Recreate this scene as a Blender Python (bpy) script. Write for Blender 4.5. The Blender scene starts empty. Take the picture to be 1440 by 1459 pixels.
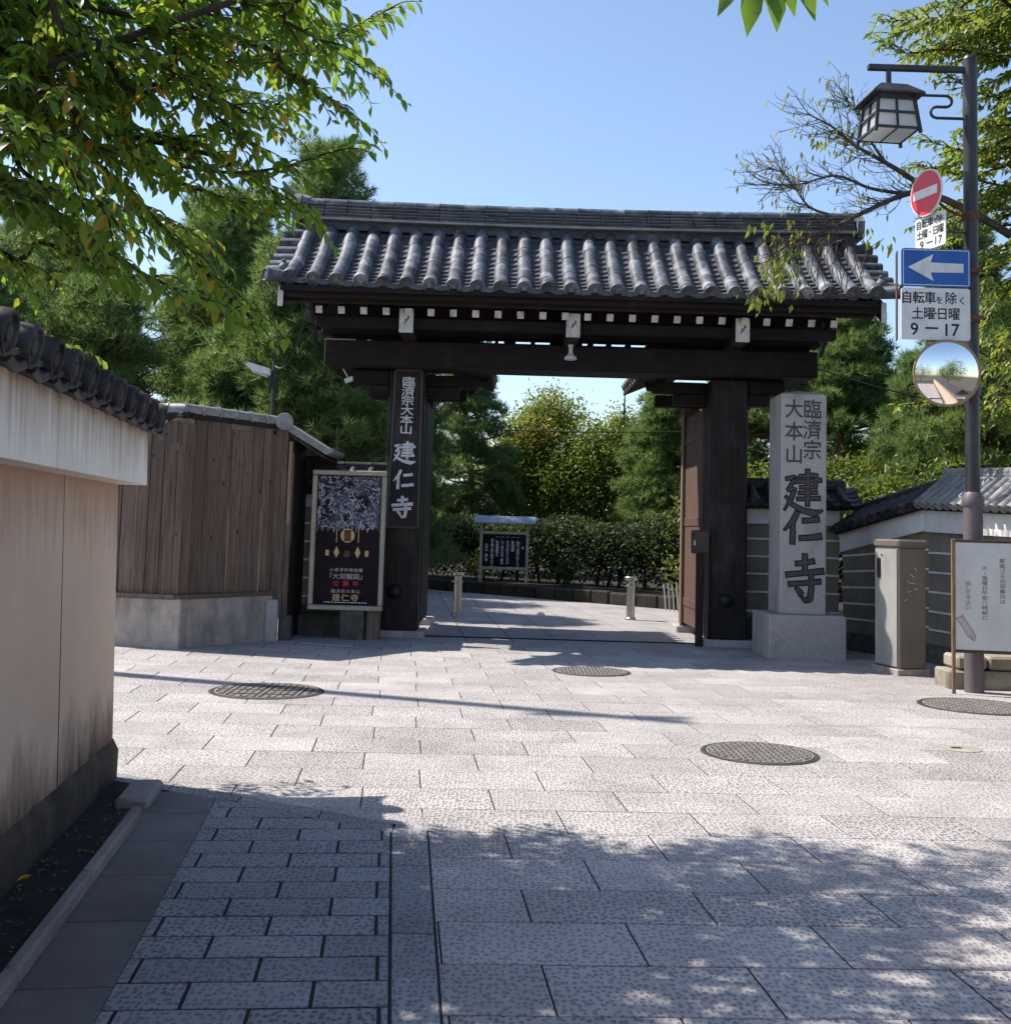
import bpy, math, random
import numpy as np
from mathutils import Vector, Matrix

SC = bpy.context.scene
COL = SC.collection
random.seed(7)
RNG = np.random.default_rng(11)
PI = math.pi

# ------------------------------------------------------------------ camera
F_PX, CXP, CYP = 1600.0, 720.0, 617.0        # focal length / principal point of the (cropped) photo, 1440 px wide
PITCH, ROLL, EYE = math.radians(4.94), math.radians(1.64), 1.6
_f = Vector((0, math.cos(PITCH), math.sin(PITCH)))
_u0 = Vector((0, -math.sin(PITCH), math.cos(PITCH)))
_r0 = Vector((1, 0, 0))
_r = _r0 * math.cos(ROLL) + _u0 * math.sin(ROLL)
_u = _u0 * math.cos(ROLL) - _r0 * math.sin(ROLL)
cam_d = bpy.data.cameras.new('camera')
cam = bpy.data.objects.new('camera', cam_d)
COL.objects.link(cam)
cam.matrix_world = Matrix(((_r.x, _u.x, -_f.x, 0), (_r.y, _u.y, -_f.y, 0), (_r.z, _u.z, -_f.z, EYE), (0, 0, 0, 1)))
cam_d.sensor_fit = 'HORIZONTAL'
cam_d.sensor_width = 36.0
cam_d.lens = 36.0 * F_PX / 1440
cam_d.shift_y = -(729.5 - CYP) / 1440
cam_d.clip_end = 2000
SC.camera = cam

# ------------------------------------------------------------------ sun, sky, exposure
EL, AZ = math.radians(53), math.radians(70.3)           # azimuth from +Y towards -X
SUN = Vector((-math.cos(EL) * math.sin(AZ), math.cos(EL) * math.cos(AZ), math.sin(EL)))
W = bpy.data.worlds.new('World')
SC.world = W
W.use_nodes = True
wn = W.node_tree
wn.nodes.clear()
sky = wn.nodes.new('ShaderNodeTexSky')
sky.sky_type = 'NISHITA'
sky.sun_disc = False
sky.sun_elevation = EL
sky.sun_rotation = -AZ
sky.altitude = 50
sky.air_density = 1.0
sky.dust_density = 0.7
sky.ozone_density = 1.5
bg = wn.nodes.new('ShaderNodeBackground')
bg.inputs['Strength'].default_value = 0.135
wo = wn.nodes.new('ShaderNodeOutputWorld')
wn.links.new(sky.outputs[0], bg.inputs[0])
wn.links.new(bg.outputs[0], wo.inputs[0])
sd = bpy.data.lights.new('sun', 'SUN')
sd.energy = 5.0
sd.angle = math.radians(0.53)
sd.color = (1.0, 0.93, 0.835)
sun = bpy.data.objects.new('sun', sd)
COL.objects.link(sun)
sun.rotation_euler = SUN.to_track_quat('Z', 'Y').to_euler()
SC.view_settings.view_transform = 'Standard'
SC.view_settings.look = 'None'
SC.view_settings.gamma = 1
SC.view_settings.use_curve_mapping = False
SC.view_settings.exposure = 0.68
SC.render.engine = 'CYCLES'
SC.cycles.max_bounces = 6
SC.cycles.transparent_max_bounces = 8


def ray(px, py):
    return _f + _r * ((px - CXP) / F_PX) - _u * ((py - CYP) / F_PX)


def P(px, py, Y):
    d = ray(px, py)
    return Vector((0, 0, EYE)) + d * (Y / d.y)


def PX(p):
    q = Vector(p) - Vector((0, 0, EYE))
    z = q.dot(_f)
    if z < 0.1:
        return (-9999, -9999)
    return (CXP + F_PX * q.dot(_r) / z, CYP - F_PX * q.dot(_u) / z)


# ------------------------------------------------------------------ mesh builder
class MB:
    def __init__(s):
        s.v, s.f = [], []

    def add(s, vs, fs):
        n = len(s.v)
        s.v += [tuple(p) for p in vs]
        s.f += [tuple(i + n for i in q) for q in fs]
        return s

    def obox(s, c, size, ax=None, ch=0.0):
        c = Vector(c)
        ax = ax or (Vector((1, 0, 0)), Vector((0, 1, 0)), Vector((0, 0, 1)))
        h = [max(1e-4, q / 2) for q in size]
        ch = min(ch, min(h) * 0.45)
        T = lambda x, y, z: c + ax[0] * x + ax[1] * y + ax[2] * z
        if ch <= 0:
            vs = [T(sx * h[0], sy * h[1], sz * h[2]) for sx in (-1, 1) for sy in (-1, 1) for sz in (-1, 1)]
            return s.add(vs, [(0, 1, 3, 2), (4, 6, 7, 5), (0, 4, 5, 1), (2, 3, 7, 6), (0, 2, 6, 4), (1, 5, 7, 3)])
        idx, loc = {}, []
        for sx in (-1, 1):
            for sy in (-1, 1):
                for sz in (-1, 1):
                    for a in range(3):
                        q = [sx * (h[0] - ch), sy * (h[1] - ch), sz * (h[2] - ch)]
                        q[a] = (sx, sy, sz)[a] * h[a]
                        idx[(sx, sy, sz, a)] = len(loc)
                        loc.append(Vector(q))
        fs = []
        for a in range(3):
            b, d = (a + 1) % 3, (a + 2) % 3
            for sg in (-1, 1):
                q = []
                for (i, j) in ((-1, -1), (1, -1), (1, 1), (-1, 1)):
                    k = [0, 0, 0]
                    k[a], k[b], k[d] = sg, i, j
                    q.append(idx[(*k, a)])
                fs.append(q)
            for i in (-1, 1):
                for j in (-1, 1):
                    k0, k1 = [0, 0, 0], [0, 0, 0]
                    k0[a], k1[a] = -1, 1
                    k0[b] = k1[b] = i
                    k0[d] = k1[d] = j
                    fs.append([idx[(*k0, b)], idx[(*k1, b)], idx[(*k1, d)], idx[(*k0, d)]])
        for sx in (-1, 1):
            for sy in (-1, 1):
                for sz in (-1, 1):
                    fs.append([idx[(sx, sy, sz, a)] for a in range(3)])
        out = []
        for q in fs:
            p = [loc[i] for i in q]
            nrm = (p[1] - p[0]).cross(p[2] - p[0])
            if nrm.dot(sum(p, Vector()) / len(p)) < 0:
                q = q[::-1]
            out.append(q)
        return s.add([T(*p) for p in loc], out)

    def box(s, x0, x1, y0, y1, z0, z1, ch=0.0):
        return s.obox(((x0 + x1) / 2, (y0 + y1) / 2, (z0 + z1) / 2), (abs(x1 - x0), abs(y1 - y0), abs(z1 - z0)), None, ch)

    def prism(s, poly, ext):
        ext = Vector(ext)
        a = [Vector(p) for p in poly]
        nrm = Vector()
        for i in range(len(a)):
            nrm += a[i].cross(a[(i + 1) % len(a)])
        if nrm.dot(ext) > 0:
            a = a[::-1]
        n = len(a)
        fs = [tuple(range(n)), tuple(range(2 * n - 1, n - 1, -1))]
        for i in range(n):
            j = (i + 1) % n
            fs.append((j, i, i + n, j + n))
        return s.add(a + [p + ext for p in a], fs)

    def tube(s, pts, rad, n=8, caps=True):
        pts = [Vector(p) for p in pts]
        if not hasattr(rad, '__len__'):
            rad = [rad] * len(pts)
        base = len(s.v)
        t0 = (pts[1] - pts[0]).normalized()
        nx = t0.orthogonal().normalized()
        for i, p in enumerate(pts):
            t = (pts[min(i + 1, len(pts) - 1)] - pts[max(i - 1, 0)]).normalized()
            nx = (nx - t * nx.dot(t)).normalized()
            ny = t.cross(nx)
            for k in range(n):
                a = 2 * PI * k / n
                s.v.append(tuple(p + (nx * math.cos(a) + ny * math.sin(a)) * rad[i]))
        for i in range(len(pts) - 1):
            for k in range(n):
                k2 = (k + 1) % n
                s.f.append((base + i * n + k, base + i * n + k2, base + (i + 1) * n + k2, base + (i + 1) * n + k))
        if caps:
            s.f.append(tuple(base + k for k in range(n))[::-1])
            e = base + (len(pts) - 1) * n
            s.f.append(tuple(e + k for k in range(n)))
        return s

    def lathe(s, prof, c, n=20, ax=(0, 0, 1)):
        ax = Vector(ax).normalized()
        x = ax.orthogonal().normalized()
        y = ax.cross(x)
        c = Vector(c)
        base = len(s.v)
        for (r, z) in prof:
            for k in range(n):
                a = 2 * PI * k / n
                s.v.append(tuple(c + ax * z + (x * math.cos(a) + y * math.sin(a)) * max(r, 1e-4)))
        for i in range(len(prof) - 1):
            for k in range(n):
                k2 = (k + 1) % n
                s.f.append((base + i * n + k, base + i * n + k2, base + (i + 1) * n + k2, base + (i + 1) * n + k))
        s.f.append(tuple(base + k for k in range(n))[::-1])
        e = base + (len(prof) - 1) * n
        s.f.append(tuple(e + k for k in range(n)))
        return s

    def poly(s, pts):
        return s.add(pts, [tuple(range(len(pts)))])

    def dome(s, c, r, ax, n=14, m=5, flat=1.0):
        return s.lathe([(r * math.cos(PI / 2 * i / m), r * flat * math.sin(PI / 2 * i / m)) for i in range(m + 1)], c, n, ax)


WL = {}                                    # world position of every object that parents others


def mesh_of(name, mb, mat, origin, smooth=False):
    me = bpy.data.meshes.new(name)
    o = Vector(origin)
    me.from_pydata([(p[0] - o.x, p[1] - o.y, p[2] - o.z) for p in mb.v], [], mb.f)
    if smooth:
        me.shade_smooth()
        try:
            me.set_sharp_from_angle(angle=math.radians(40))
        except Exception:
            pass
    if mat:
        me.materials.append(mat)
    return me


def put(name, mb, mat, parent=None, smooth=False, label=None, cat=None, kind=None, group=None, origin=None):
    a = np.array(mb.v)
    lo, hi = a.min(0), a.max(0)
    if origin is None:
        origin = Vector((lo + hi) / 2)
        if parent is None:
            origin.z = lo[2]
    me = mesh_of(name, mb, mat, origin, smooth)
    return place(name, me, origin, parent, None, label, cat, kind, group)


def place(name, me, loc, parent=None, rot=None, label=None, cat=None, kind=None, group=None):
    o = bpy.data.objects.new(name, me)
    COL.objects.link(o)
    loc = Vector(loc)
    WL[o] = loc
    if parent is not None:
        o.parent = parent
        o.location = loc - WL[parent]
    else:
        o.location = loc
    if rot is not None:
        o.rotation_euler = rot.to_euler()
    for k, v in (('label', label), ('category', cat), ('kind', kind), ('group', group)):
        if v:
            o[k] = v
    return o


def thing(name, label, cat, loc, group=None, kind=None):
    return place(name, None, loc, None, None, label, cat, kind, group)


def copy_tree(o, delta, parent=None):
    c = o.copy()
    COL.objects.link(c)
    if parent is None:
        c.location = Vector(o.location) + Vector(delta)
        WL[c] = WL[o] + Vector(delta)
    else:
        c.parent = parent
        WL[c] = WL[o] + Vector(delta)
    for ch in list(o.children):
        copy_tree(ch, delta, c)
    return c


# ------------------------------------------------------------------ materials
class NT:
    def __init__(s, name):
        s.m = bpy.data.materials.new(name)
        s.m.use_nodes = True
        s.t = s.m.node_tree
        s.t.nodes.clear()
        s.out = s.n('ShaderNodeOutputMaterial')

    def n(s, typ, **kw):
        nd = s.t.nodes.new(typ)
        for k, v in kw.items():
            if hasattr(nd, k):
                setattr(nd, k, v)
        return nd

    def set(s, sock, v):
        if isinstance(v, bpy.types.NodeSocket):
            s.t.links.new(v, sock)
        else:
            sock.default_value = v

    def pos(s, stretch=(1, 1, 1), rnd=False):
        g = s.n('ShaderNodeNewGeometry').outputs['Position']
        mul = s.n('ShaderNodeVectorMath', operation='MULTIPLY')
        s.set(mul.inputs[0], g)
        mul.inputs[1].default_value = stretch
        if not rnd:
            return mul.outputs[0]
        oi = s.n('ShaderNodeObjectInfo').outputs['Random']
        k = s.math('MULTIPLY', oi, 57.0)
        ad = s.n('ShaderNodeVectorMath', operation='ADD')
        s.set(ad.inputs[0], mul.outputs[0])
        s.set(ad.inputs[1], k)
        return ad.outputs[0]

    def noise(s, vec, scale, detail=5, rough=0.55, dist=0.0):
        nd = s.n('ShaderNodeTexNoise')
        s.set(nd.inputs['Vector'], vec)
        nd.inputs['Scale'].default_value = scale
        nd.inputs['Detail'].default_value = detail
        nd.inputs['Roughness'].default_value = rough
        nd.inputs['Distortion'].default_value = dist
        return nd.outputs['Fac']

    def voro(s, vec, scale, rnd=1.0, feature='F1', out='Distance', dim='3D'):
        nd = s.n('ShaderNodeTexVoronoi', feature=feature, voronoi_dimensions=dim)
        s.set(nd.inputs['Vector'], vec)
        nd.inputs['Scale'].default_value = scale
        nd.inputs['Randomness'].default_value = rnd
        return nd.outputs[out]

    def math(s, op, a, b=0.0, clamp=False):
        nd = s.n('ShaderNodeMath', operation=op, use_clamp=clamp)
        s.set(nd.inputs[0], a)
        s.set(nd.inputs[1], b)
        return nd.outputs[0]

    def ramp(s, fac, stops):
        nd = s.n('ShaderNodeValToRGB')
        s.set(nd.inputs[0], fac)
        e = nd.color_ramp.elements
        while len(e) > 1:
            e.remove(e[-1])
        e[0].position = stops[0][0]
        e[0].color = (*stops[0][1], 1)
        for p, c in stops[1:]:
            q = e.new(p)
            q.color = (*c, 1)
        return nd.outputs[0]

    def step(s, v, lo, hi):
        nd = s.n('ShaderNodeMapRange', clamp=True)
        s.set(nd.inputs[0], v)
        nd.inputs[1].default_value = lo
        nd.inputs[2].default_value = hi
        return nd.outputs[0]

    def mix(s, fac, a, b, blend='MIX'):
        nd = s.n('ShaderNodeMix', data_type='RGBA', blend_type=blend)
        s.set(nd.inputs[0], fac)
        s.set(nd.inputs[6], a if isinstance(a, bpy.types.NodeSocket) else (*a, 1))
        s.set(nd.inputs[7], b if isinstance(b, bpy.types.NodeSocket) else (*b, 1))
        return nd.outputs[2]

    def value(s, col, v):
        nd = s.n('ShaderNodeHueSaturation')
        s.set(nd.inputs['Value'], v)
        s.set(nd.inputs['Color'], col)
        return nd.outputs[0]

    def objval(s, amount):
        r = s.n('ShaderNodeObjectInfo').outputs['Random']
        return s.math('ADD', s.math('MULTIPLY', r, amount), 1 - amount / 2)

    def sep(s, vec):
        nd = s.n('ShaderNodeSeparateXYZ')
        s.set(nd.inputs[0], vec)
        return nd.outputs

    def bump(s, h, strength, dist=0.01, normal=None):
        nd = s.n('ShaderNodeBump')
        nd.inputs['Strength'].default_value = strength
        nd.inputs['Distance'].default_value = dist
        s.set(nd.inputs['Height'], h)
        if normal is not None:
            s.set(nd.inputs['Normal'], normal)
        return nd.outputs[0]

    def finish(s, col, rough=0.7, metal=0.0, bump=None, spec=0.4, trans=None):
        b = s.n('ShaderNodeBsdfPrincipled')
        s.set(b.inputs['Base Color'], col if isinstance(col, bpy.types.NodeSocket) else (*col, 1))
        s.set(b.inputs['Roughness'], rough)
        b.inputs['Metallic'].default_value = metal
        b.inputs['Specular IOR Level'].default_value = spec
        if bump is not None:
            s.set(b.inputs['Normal'], bump)
        s.t.links.new(b.outputs[0], s.out.inputs[0])
        return s.m


def MAT(name, c1, c2, scale=6, rough=0.75, bump=0.3, bscale=60, objvar=0.0, stretch=(1, 1, 1), metal=0, spec=0.35, bd=0.004, grime=None, lo=0.3, hi=0.7):
    t = NT(name)
    v = t.pos(stretch, True)
    n1 = t.noise(v, scale, 6)
    col = t.ramp(n1, [(lo, c1), (hi, c2)])
    if grime:
        g = t.noise(t.pos((1, 1, 0.45)), grime[0], 6, 0.65)
        col = t.mix(t.math('MULTIPLY', t.step(g, 0.52, 0.72), grime[2]), col, grime[1])
    if objvar:
        col = t.value(col, t.objval(objvar))
    n2 = t.noise(v, bscale, 4)
    b = t.bump(n2, bump, bd)
    r = t.math('ADD', t.math('MULTIPLY', n2, 0.2), rough - 0.1)
    return t.finish(col, r, metal, b, spec)


M = {}
M['gate_wood'] = MAT('gate_wood', (0.006, 0.0045, 0.0045), (0.026, 0.0175, 0.0155), 3, 0.62, 0.5, 40, 0.25, (11, 11, .8), 0, 0.3, grime=(2.4, (0.075, 0.068, 0.066), 0.55))
M['gate_wood_x'] = MAT('gate_wood_horizontal', (0.006, 0.004, 0.0044), (0.017, 0.011, 0.0105), 3, 0.72, 0.4, 40, 0.3, (1.1, 9, 9), 0, 0.25, grime=(2.0, (0.06, 0.05, 0.045), 0.25))
M['red_wood'] = MAT('door_wood', (0.07, 0.040, 0.031), (0.135, 0.08, 0.062), 3, 0.7, 0.5, 30, 0.2, (9, 9, 1.0), 0, 0.3, grime=(3, (0.14, 0.09, 0.07), 0.5))
M['pale_wood'] = MAT('pale_post_wood', (0.22, 0.16, 0.10), (0.34, 0.26, 0.17), 4, 0.75, 0.4, 40, 0.1, (9, 9, 1.0))
M['grey_wood'] = MAT('pale_grey_wood', (0.34, 0.31, 0.25), (0.5, 0.46, 0.38), 4, 0.75, 0.3, 40, 0.1)
M['white_paint'] = MAT('weathered_white_paint', (0.42, 0.41, 0.38), (0.66, 0.65, 0.61), 8, 0.75, 0.3, 70, 0.12, grime=(9, (0.16, 0.14, 0.12), 0.6))
M['iron'] = MAT('black_iron', (0.008, 0.008, 0.009), (0.02, 0.019, 0.02), 20, 0.5, 0.2, 80, 0, metal=0.0)
M['pole'] = MAT('painted_pole', (0.018, 0.016, 0.017), (0.030, 0.027, 0.028), 9, 0.42, 0.15, 90, 0, (1, 1, .3), 0, 0.5, grime=(5, (0.10, 0.09, 0.085), 0.5))
M['pole_base'] = MAT('grey_pole_sleeve', (0.085, 0.07, 0.075), (0.13, 0.11, 0.112), 6, 0.5, 0.2, 70, 0, (1, 1, .3), 0, 0.45, grime=(5, (0.05, 0.045, 0.045), 0.5))
M['steel'] = MAT('stainless_steel', (0.30, 0.275, 0.235), (0.42, 0.39, 0.33), 10, 0.34, 0.1, 90, 0, (6, 6, .6), 0.9)
M['granite'] = MAT('granite', (0.32, 0.295, 0.28), (0.46, 0.425, 0.405), 45, 0.85, 0.5, 150, 0.1, grime=(1.6, (0.13, 0.105, 0.10), 0.7))
M['concrete'] = MAT('old_concrete', (0.31, 0.26, 0.225), (0.44, 0.38, 0.335), 5, 0.9, 0.4, 110, 0.05, grime=(2.2, (0.09, 0.08, 0.075), 0.75))
M['dark_stone'] = MAT('dark_stone', (0.06, 0.055, 0.048), (0.13, 0.115, 0.10), 7, 0.9, 0.6, 60, 0.3, grime=(4, (0.035, 0.04, 0.025), 0.7))
M['base_stone'] = MAT('pale_base_stone', (0.19, 0.17, 0.13), (0.34, 0.31, 0.25), 5, 0.9, 0.6, 50, 0.2, grime=(4, (0.12, 0.11, 0.07), 0.8))
M['olive_plaster'] = MAT('olive_plaster', (0.16, 0.132, 0.102), (0.23, 0.195, 0.152), 3, 0.9, 0.3, 130, 0, grime=(1.5, (0.075, 0.062, 0.05), 0.6))
M['white_plaster'] = MAT('white_plaster', (0.56, 0.55, 0.53), (0.70, 0.69, 0.67), 3, 0.85, 0.2, 90, 0, grime=(2.5, (0.32, 0.29, 0.25), 0.5))
M['cabinet'] = MAT('cabinet_steel', (0.125, 0.108, 0.088), (0.16, 0.14, 0.115), 2.0, 0.34, 0.08, 30, 0, (1, 1, .6), 0, 0.45, grime=(6, (0.085, 0.075, 0.06), 0.5))
M['cabinet_sunlit'] = MAT('sunlit_cabinet_door', (0.26, 0.25, 0.235), (0.36, 0.35, 0.33), 2.0, 0.4, 0.08, 30, 0, (1, 1, .6), 0, 0.45, grime=(5, (0.17, 0.155, 0.135), 0.5))  # lighter copy of the cabinet steel, sunlight on the left face put into the colour
M['cable'] = MAT('black_cable', (0.012, 0.012, 0.013), (0.02, 0.02, 0.02), 20, 0.6)
M['bark'] = MAT('dark_bark', (0.018, 0.014, 0.012), (0.06, 0.048, 0.04), 12, 0.95, 0.8, 40, 0, (1, 1, .35), bd=0.01)
M['pine_bark'] = MAT('pine_bark', (0.15, 0.085, 0.055), (0.33, 0.23, 0.17), 9, 0.95, 0.8, 30, 0.2, (1, 1, .4), bd=0.02)
M['pale_twig'] = MAT('pale_twig', (0.05, 0.037, 0.03), (0.11, 0.088, 0.072), 12, 0.95)
M['brown_box'] = MAT('brown_box_paint', (0.055, 0.036, 0.03), (0.085, 0.055, 0.045), 7, 0.6, 0.2, 80)
M['sign_white'] = MAT('sign_white', (0.62, 0.62, 0.60), (0.74, 0.74, 0.72), 4, 0.5, 0.05, 50, grime=(7, (0.42, 0.41, 0.38), 0.5))
M['board_white'] = MAT('board_white', (0.52, 0.52, 0.50), (0.60, 0.60, 0.575), 3, 0.55, 0.05, 40, grime=(4, (0.42, 0.41, 0.38), 0.35))
M['sign_blue'] = MAT('sign_blue', (0.006, 0.075, 0.33), (0.012, 0.10, 0.40), 3, 0.4, 0.05, 40, spec=0.5, grime=(8, (0.05, 0.13, 0.32), 0.3))
M['sign_red'] = MAT('sign_red', (0.55, 0.012, 0.022), (0.66, 0.025, 0.03), 3, 0.4, 0.05, 40, spec=0.5)
M['ink'] = MAT('black_ink', (0.012, 0.012, 0.013), (0.02, 0.02, 0.022), 9, 0.6)
M['pale_ink'] = MAT('faded_ink', (0.10, 0.10, 0.11), (0.20, 0.20, 0.21), 14, 0.6)
M['white_ink'] = MAT('white_lettering', (0.46, 0.47, 0.50), (0.68, 0.69, 0.72), 30, 0.6, grime=(26, (0.2, 0.2, 0.22), 0.5))
M['dim_ink'] = MAT('dim_lettering', (0.33, 0.32, 0.29), (0.48, 0.46, 0.42), 40, 0.6)
M['gold_ink'] = MAT('gold_lettering', (0.42, 0.31, 0.10), (0.62, 0.48, 0.2), 60, 0.5)
M['red_ink'] = MAT('red_lettering', (0.55, 0.02, 0.05), (0.7, 0.03, 0.07), 30, 0.5)
M['pink_ink'] = MAT('pink_drawing', (0.42, 0.33, 0.34), (0.55, 0.45, 0.45), 20, 0.6)
M['poster_black'] = MAT('poster_print', (0.008, 0.004, 0.006), (0.018, 0.008, 0.012), 1.5, 0.6, 0.02, 20, spec=0.15)
M['poster_frame'] = MAT('aluminium_frame', (0.26, 0.25, 0.20), (0.36, 0.34, 0.28), 6, 0.42, 0.08, 60, 0, (1, 1, 1), 0.55)
M['rust'] = MAT('rusty_iron', (0.07, 0.028, 0.015), (0.16, 0.07, 0.035), 12, 0.85, 0.4, 60)
M['mirror_rim'] = MAT('mirror_rim_paint', (0.24, 0.15, 0.08), (0.36, 0.23, 0.13), 9, 0.6)
M['manhole'] = MAT('cast_iron', (0.022, 0.018, 0.015), (0.055, 0.045, 0.038), 9, 0.6, 0.4, 60, 0.2, spec=0.5)
M['stud'] = MAT('worn_cast_iron', (0.20, 0.18, 0.16), (0.36, 0.33, 0.30), 14, 0.5, 0.3, 60, 0, metal=0.2)
M['metal_roof'] = MAT('blue_grey_metal_sheet', (0.16, 0.22, 0.28), (0.24, 0.31, 0.37), 4, 0.4, 0.1, 30, metal=0.4)
M['carved'] = MAT('carved_grey', (0.055, 0.05, 0.05), (0.10, 0.09, 0.088), 40, 0.9, 0.5, 120)
M['carved_edge'] = MAT('carved_edge', (0.014, 0.012, 0.012), (0.03, 0.026, 0.026), 40, 0.9, 0.5, 120)
M['shaded_stone'] = MAT('shaded_edging_stone', (0.018, 0.016, 0.013), (0.045, 0.04, 0.03), 7, 0.95, 0.6, 40, 0.4, grime=(5, (0.02, 0.028, 0.012), 0.6))  # edging stone, darkened so that the shade over the bed is in its colour
M['bed'] = MAT('leafy_soil', (0.012, 0.010, 0.007), (0.04, 0.032, 0.022), 5, 0.95, 0.8, 20, bd=0.03)
M['soil'] = MAT('dry_soil', (0.055, 0.045, 0.033), (0.11, 0.09, 0.065), 3, 0.95, 0.8, 20, bd=0.03)
M['dirt'] = MAT('gutter_dirt', (0.06, 0.05, 0.038), (0.15, 0.125, 0.09), 14, 0.95, 0.8, 40, bd=0.01)


def glass_mat():
    t = NT('frosted_pane')
    b = t.n('ShaderNodeBsdfPrincipled')
    b.inputs['Base Color'].default_value = (0.72, 0.74, 0.74, 1)
    b.inputs['Roughness'].default_value = 0.25
    tr = t.n('ShaderNodeBsdfTranslucent')
    tr.inputs[0].default_value = (0.8, 0.82, 0.82, 1)
    mx = t.n('ShaderNodeMixShader')
    mx.inputs[0].default_value = 0.5
    t.t.links.new(b.outputs[0], mx.inputs[1])
    t.t.links.new(tr.outputs[0], mx.inputs[2])
    t.t.links.new(mx.outputs[0], t.out.inputs[0])
    return t.m


M['pane'] = glass_mat()
t = NT('convex_mirror')
M['mirror'] = t.finish((0.86, 0.87, 0.88), 0.015, 1.0)


def tile_mat(name, a, b, pale, var):
    t = NT(name)
    v = t.pos((1, 1, 1), True)
    col = t.ramp(t.noise(v, 7, 5), [(0.3, a), (0.7, b)])
    li = t.step(t.noise(t.pos(), 4.2, 7, 0.65), 0.5, 0.68)
    col = t.mix(t.math('MULTIPLY', li, 0.7), col, pale)
    col = t.value(col, t.objval(var))
    bp = t.bump(t.noise(v, 55, 4), 0.35, 0.004)
    return t.finish(col, t.math('ADD', t.math('MULTIPLY', li, 0.2), 0.52), 0.0, bp, 0.3)


M['tile'] = tile_mat('roof_tile', (0.040, 0.049, 0.07), (0.115, 0.127, 0.15), (0.33, 0.32, 0.305), 1.1)
M['pan'] = tile_mat('pan_tile', (0.035, 0.038, 0.046), (0.075, 0.079, 0.09), (0.13, 0.13, 0.125), 0.2)
M['dark_tile'] = tile_mat('dark_tile', (0.02, 0.019, 0.021), (0.05, 0.046, 0.047), (0.10, 0.092, 0.09), 0.5)
M['ridge'] = tile_mat('ridge_tile', (0.03, 0.031, 0.038), (0.065, 0.068, 0.08), (0.12, 0.118, 0.115), 0.4)
M['grey_tile'] = tile_mat('weathered_tile', (0.17, 0.17, 0.175), (0.29, 0.285, 0.28), (0.36, 0.35, 0.335), 0.35)


def paver_mat(name, c1, c2, dark, dimple=True, scale=33.0):
    t = NT(name)
    v = t.pos((1, 1, 1), False)
    rv = t.pos((1, 1, 1), True)
    col = t.ramp(t.noise(rv, 2.2, 5), [(0.3, c1), (0.7, c2)])
    sp = t.noise(v, 210, 3, 0.7)
    col = t.mix(t.step(sp, 0.55, 0.75), col, tuple(min(1, q * 1.45) for q in c2))
    col = t.mix(t.math('MULTIPLY', t.step(sp, 0.46, 0.30), 0.75), col, tuple(q * 0.35 for q in c1))
    st = t.noise(v, 0.8, 8, 0.68)
    col = t.mix(t.math('MULTIPLY', t.step(st, 0.48, 0.66), 0.42), col, tuple(q * 0.55 for q in c1))
    col = t.value(col, t.objval(0.22))
    h = t.noise(v, 120, 4)
    if dimple:
        wob = t.n('ShaderNodeTexNoise')
        t.set(wob.inputs['Vector'], v)
        wob.inputs['Scale'].default_value = 7.0
        w2 = t.n('ShaderNodeVectorMath', operation='SCALE')
        t.set(w2.inputs[0], wob.outputs['Color'])
        w2.inputs['Scale'].default_value = 0.02
        w3 = t.n('ShaderNodeVectorMath', operation='ADD')
        t.set(w3.inputs[0], v)
        t.set(w3.inputs[1], w2.outputs[0])
        w4 = t.n('ShaderNodeVectorMath', operation='MULTIPLY')
        t.set(w4.inputs[0], w3.outputs[0])
        w4.inputs[1].default_value = (1.2, 0.78, 0.0)
        d = t.voro(w4.outputs[0], scale, 0.7, dim='2D')
        rn = t.voro(w4.outputs[0], scale, 0.7, out='Color', dim='2D')
        thr = t.math('ADD', t.math('MULTIPLY', t.sep(rn)[0], 0.14), 0.20)
        pit = t.step(t.math('SUBTRACT', d, thr), 0.07, -0.05)
        pit = t.math('MULTIPLY', pit, t.step(t.noise(v, 9, 3), 0.22, 0.46))
        pit = t.math('MULTIPLY', pit, t.math('ADD', t.math('MULTIPLY', t.math('FRACT', t.math('MULTIPLY', t.n('ShaderNodeObjectInfo').outputs['Random'], 7.3)), 0.40), 0.60))
        col = t.mix(t.math('MULTIPLY', pit, 0.6), col, dark)
        h = t.math('SUBTRACT', t.math('MULTIPLY', h, 0.25), pit)
        bp = t.bump(h, 0.9, 0.006)
    else:
        bp = t.bump(h, 0.35, 0.003)
    return t.finish(col, 0.82, 0, bp, 0.3)


M['paver'] = paver_mat('pecked_granite_slab', (0.335, 0.313, 0.304), (0.44, 0.412, 0.40), (0.045, 0.042, 0.045))
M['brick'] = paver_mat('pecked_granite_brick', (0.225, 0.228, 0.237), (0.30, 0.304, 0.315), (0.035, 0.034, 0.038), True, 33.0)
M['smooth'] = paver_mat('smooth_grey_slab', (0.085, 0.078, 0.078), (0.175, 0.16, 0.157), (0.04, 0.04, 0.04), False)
M['joint'] = MAT('dark_joint', (0.010, 0.009, 0.008), (0.028, 0.025, 0.022), 8, 0.95, 0.5, 60)
M['kerb'] = paver_mat('kerb_granite', (0.17, 0.155, 0.15), (0.26, 0.24, 0.23), (0.05, 0.05, 0.05), False)


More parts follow.
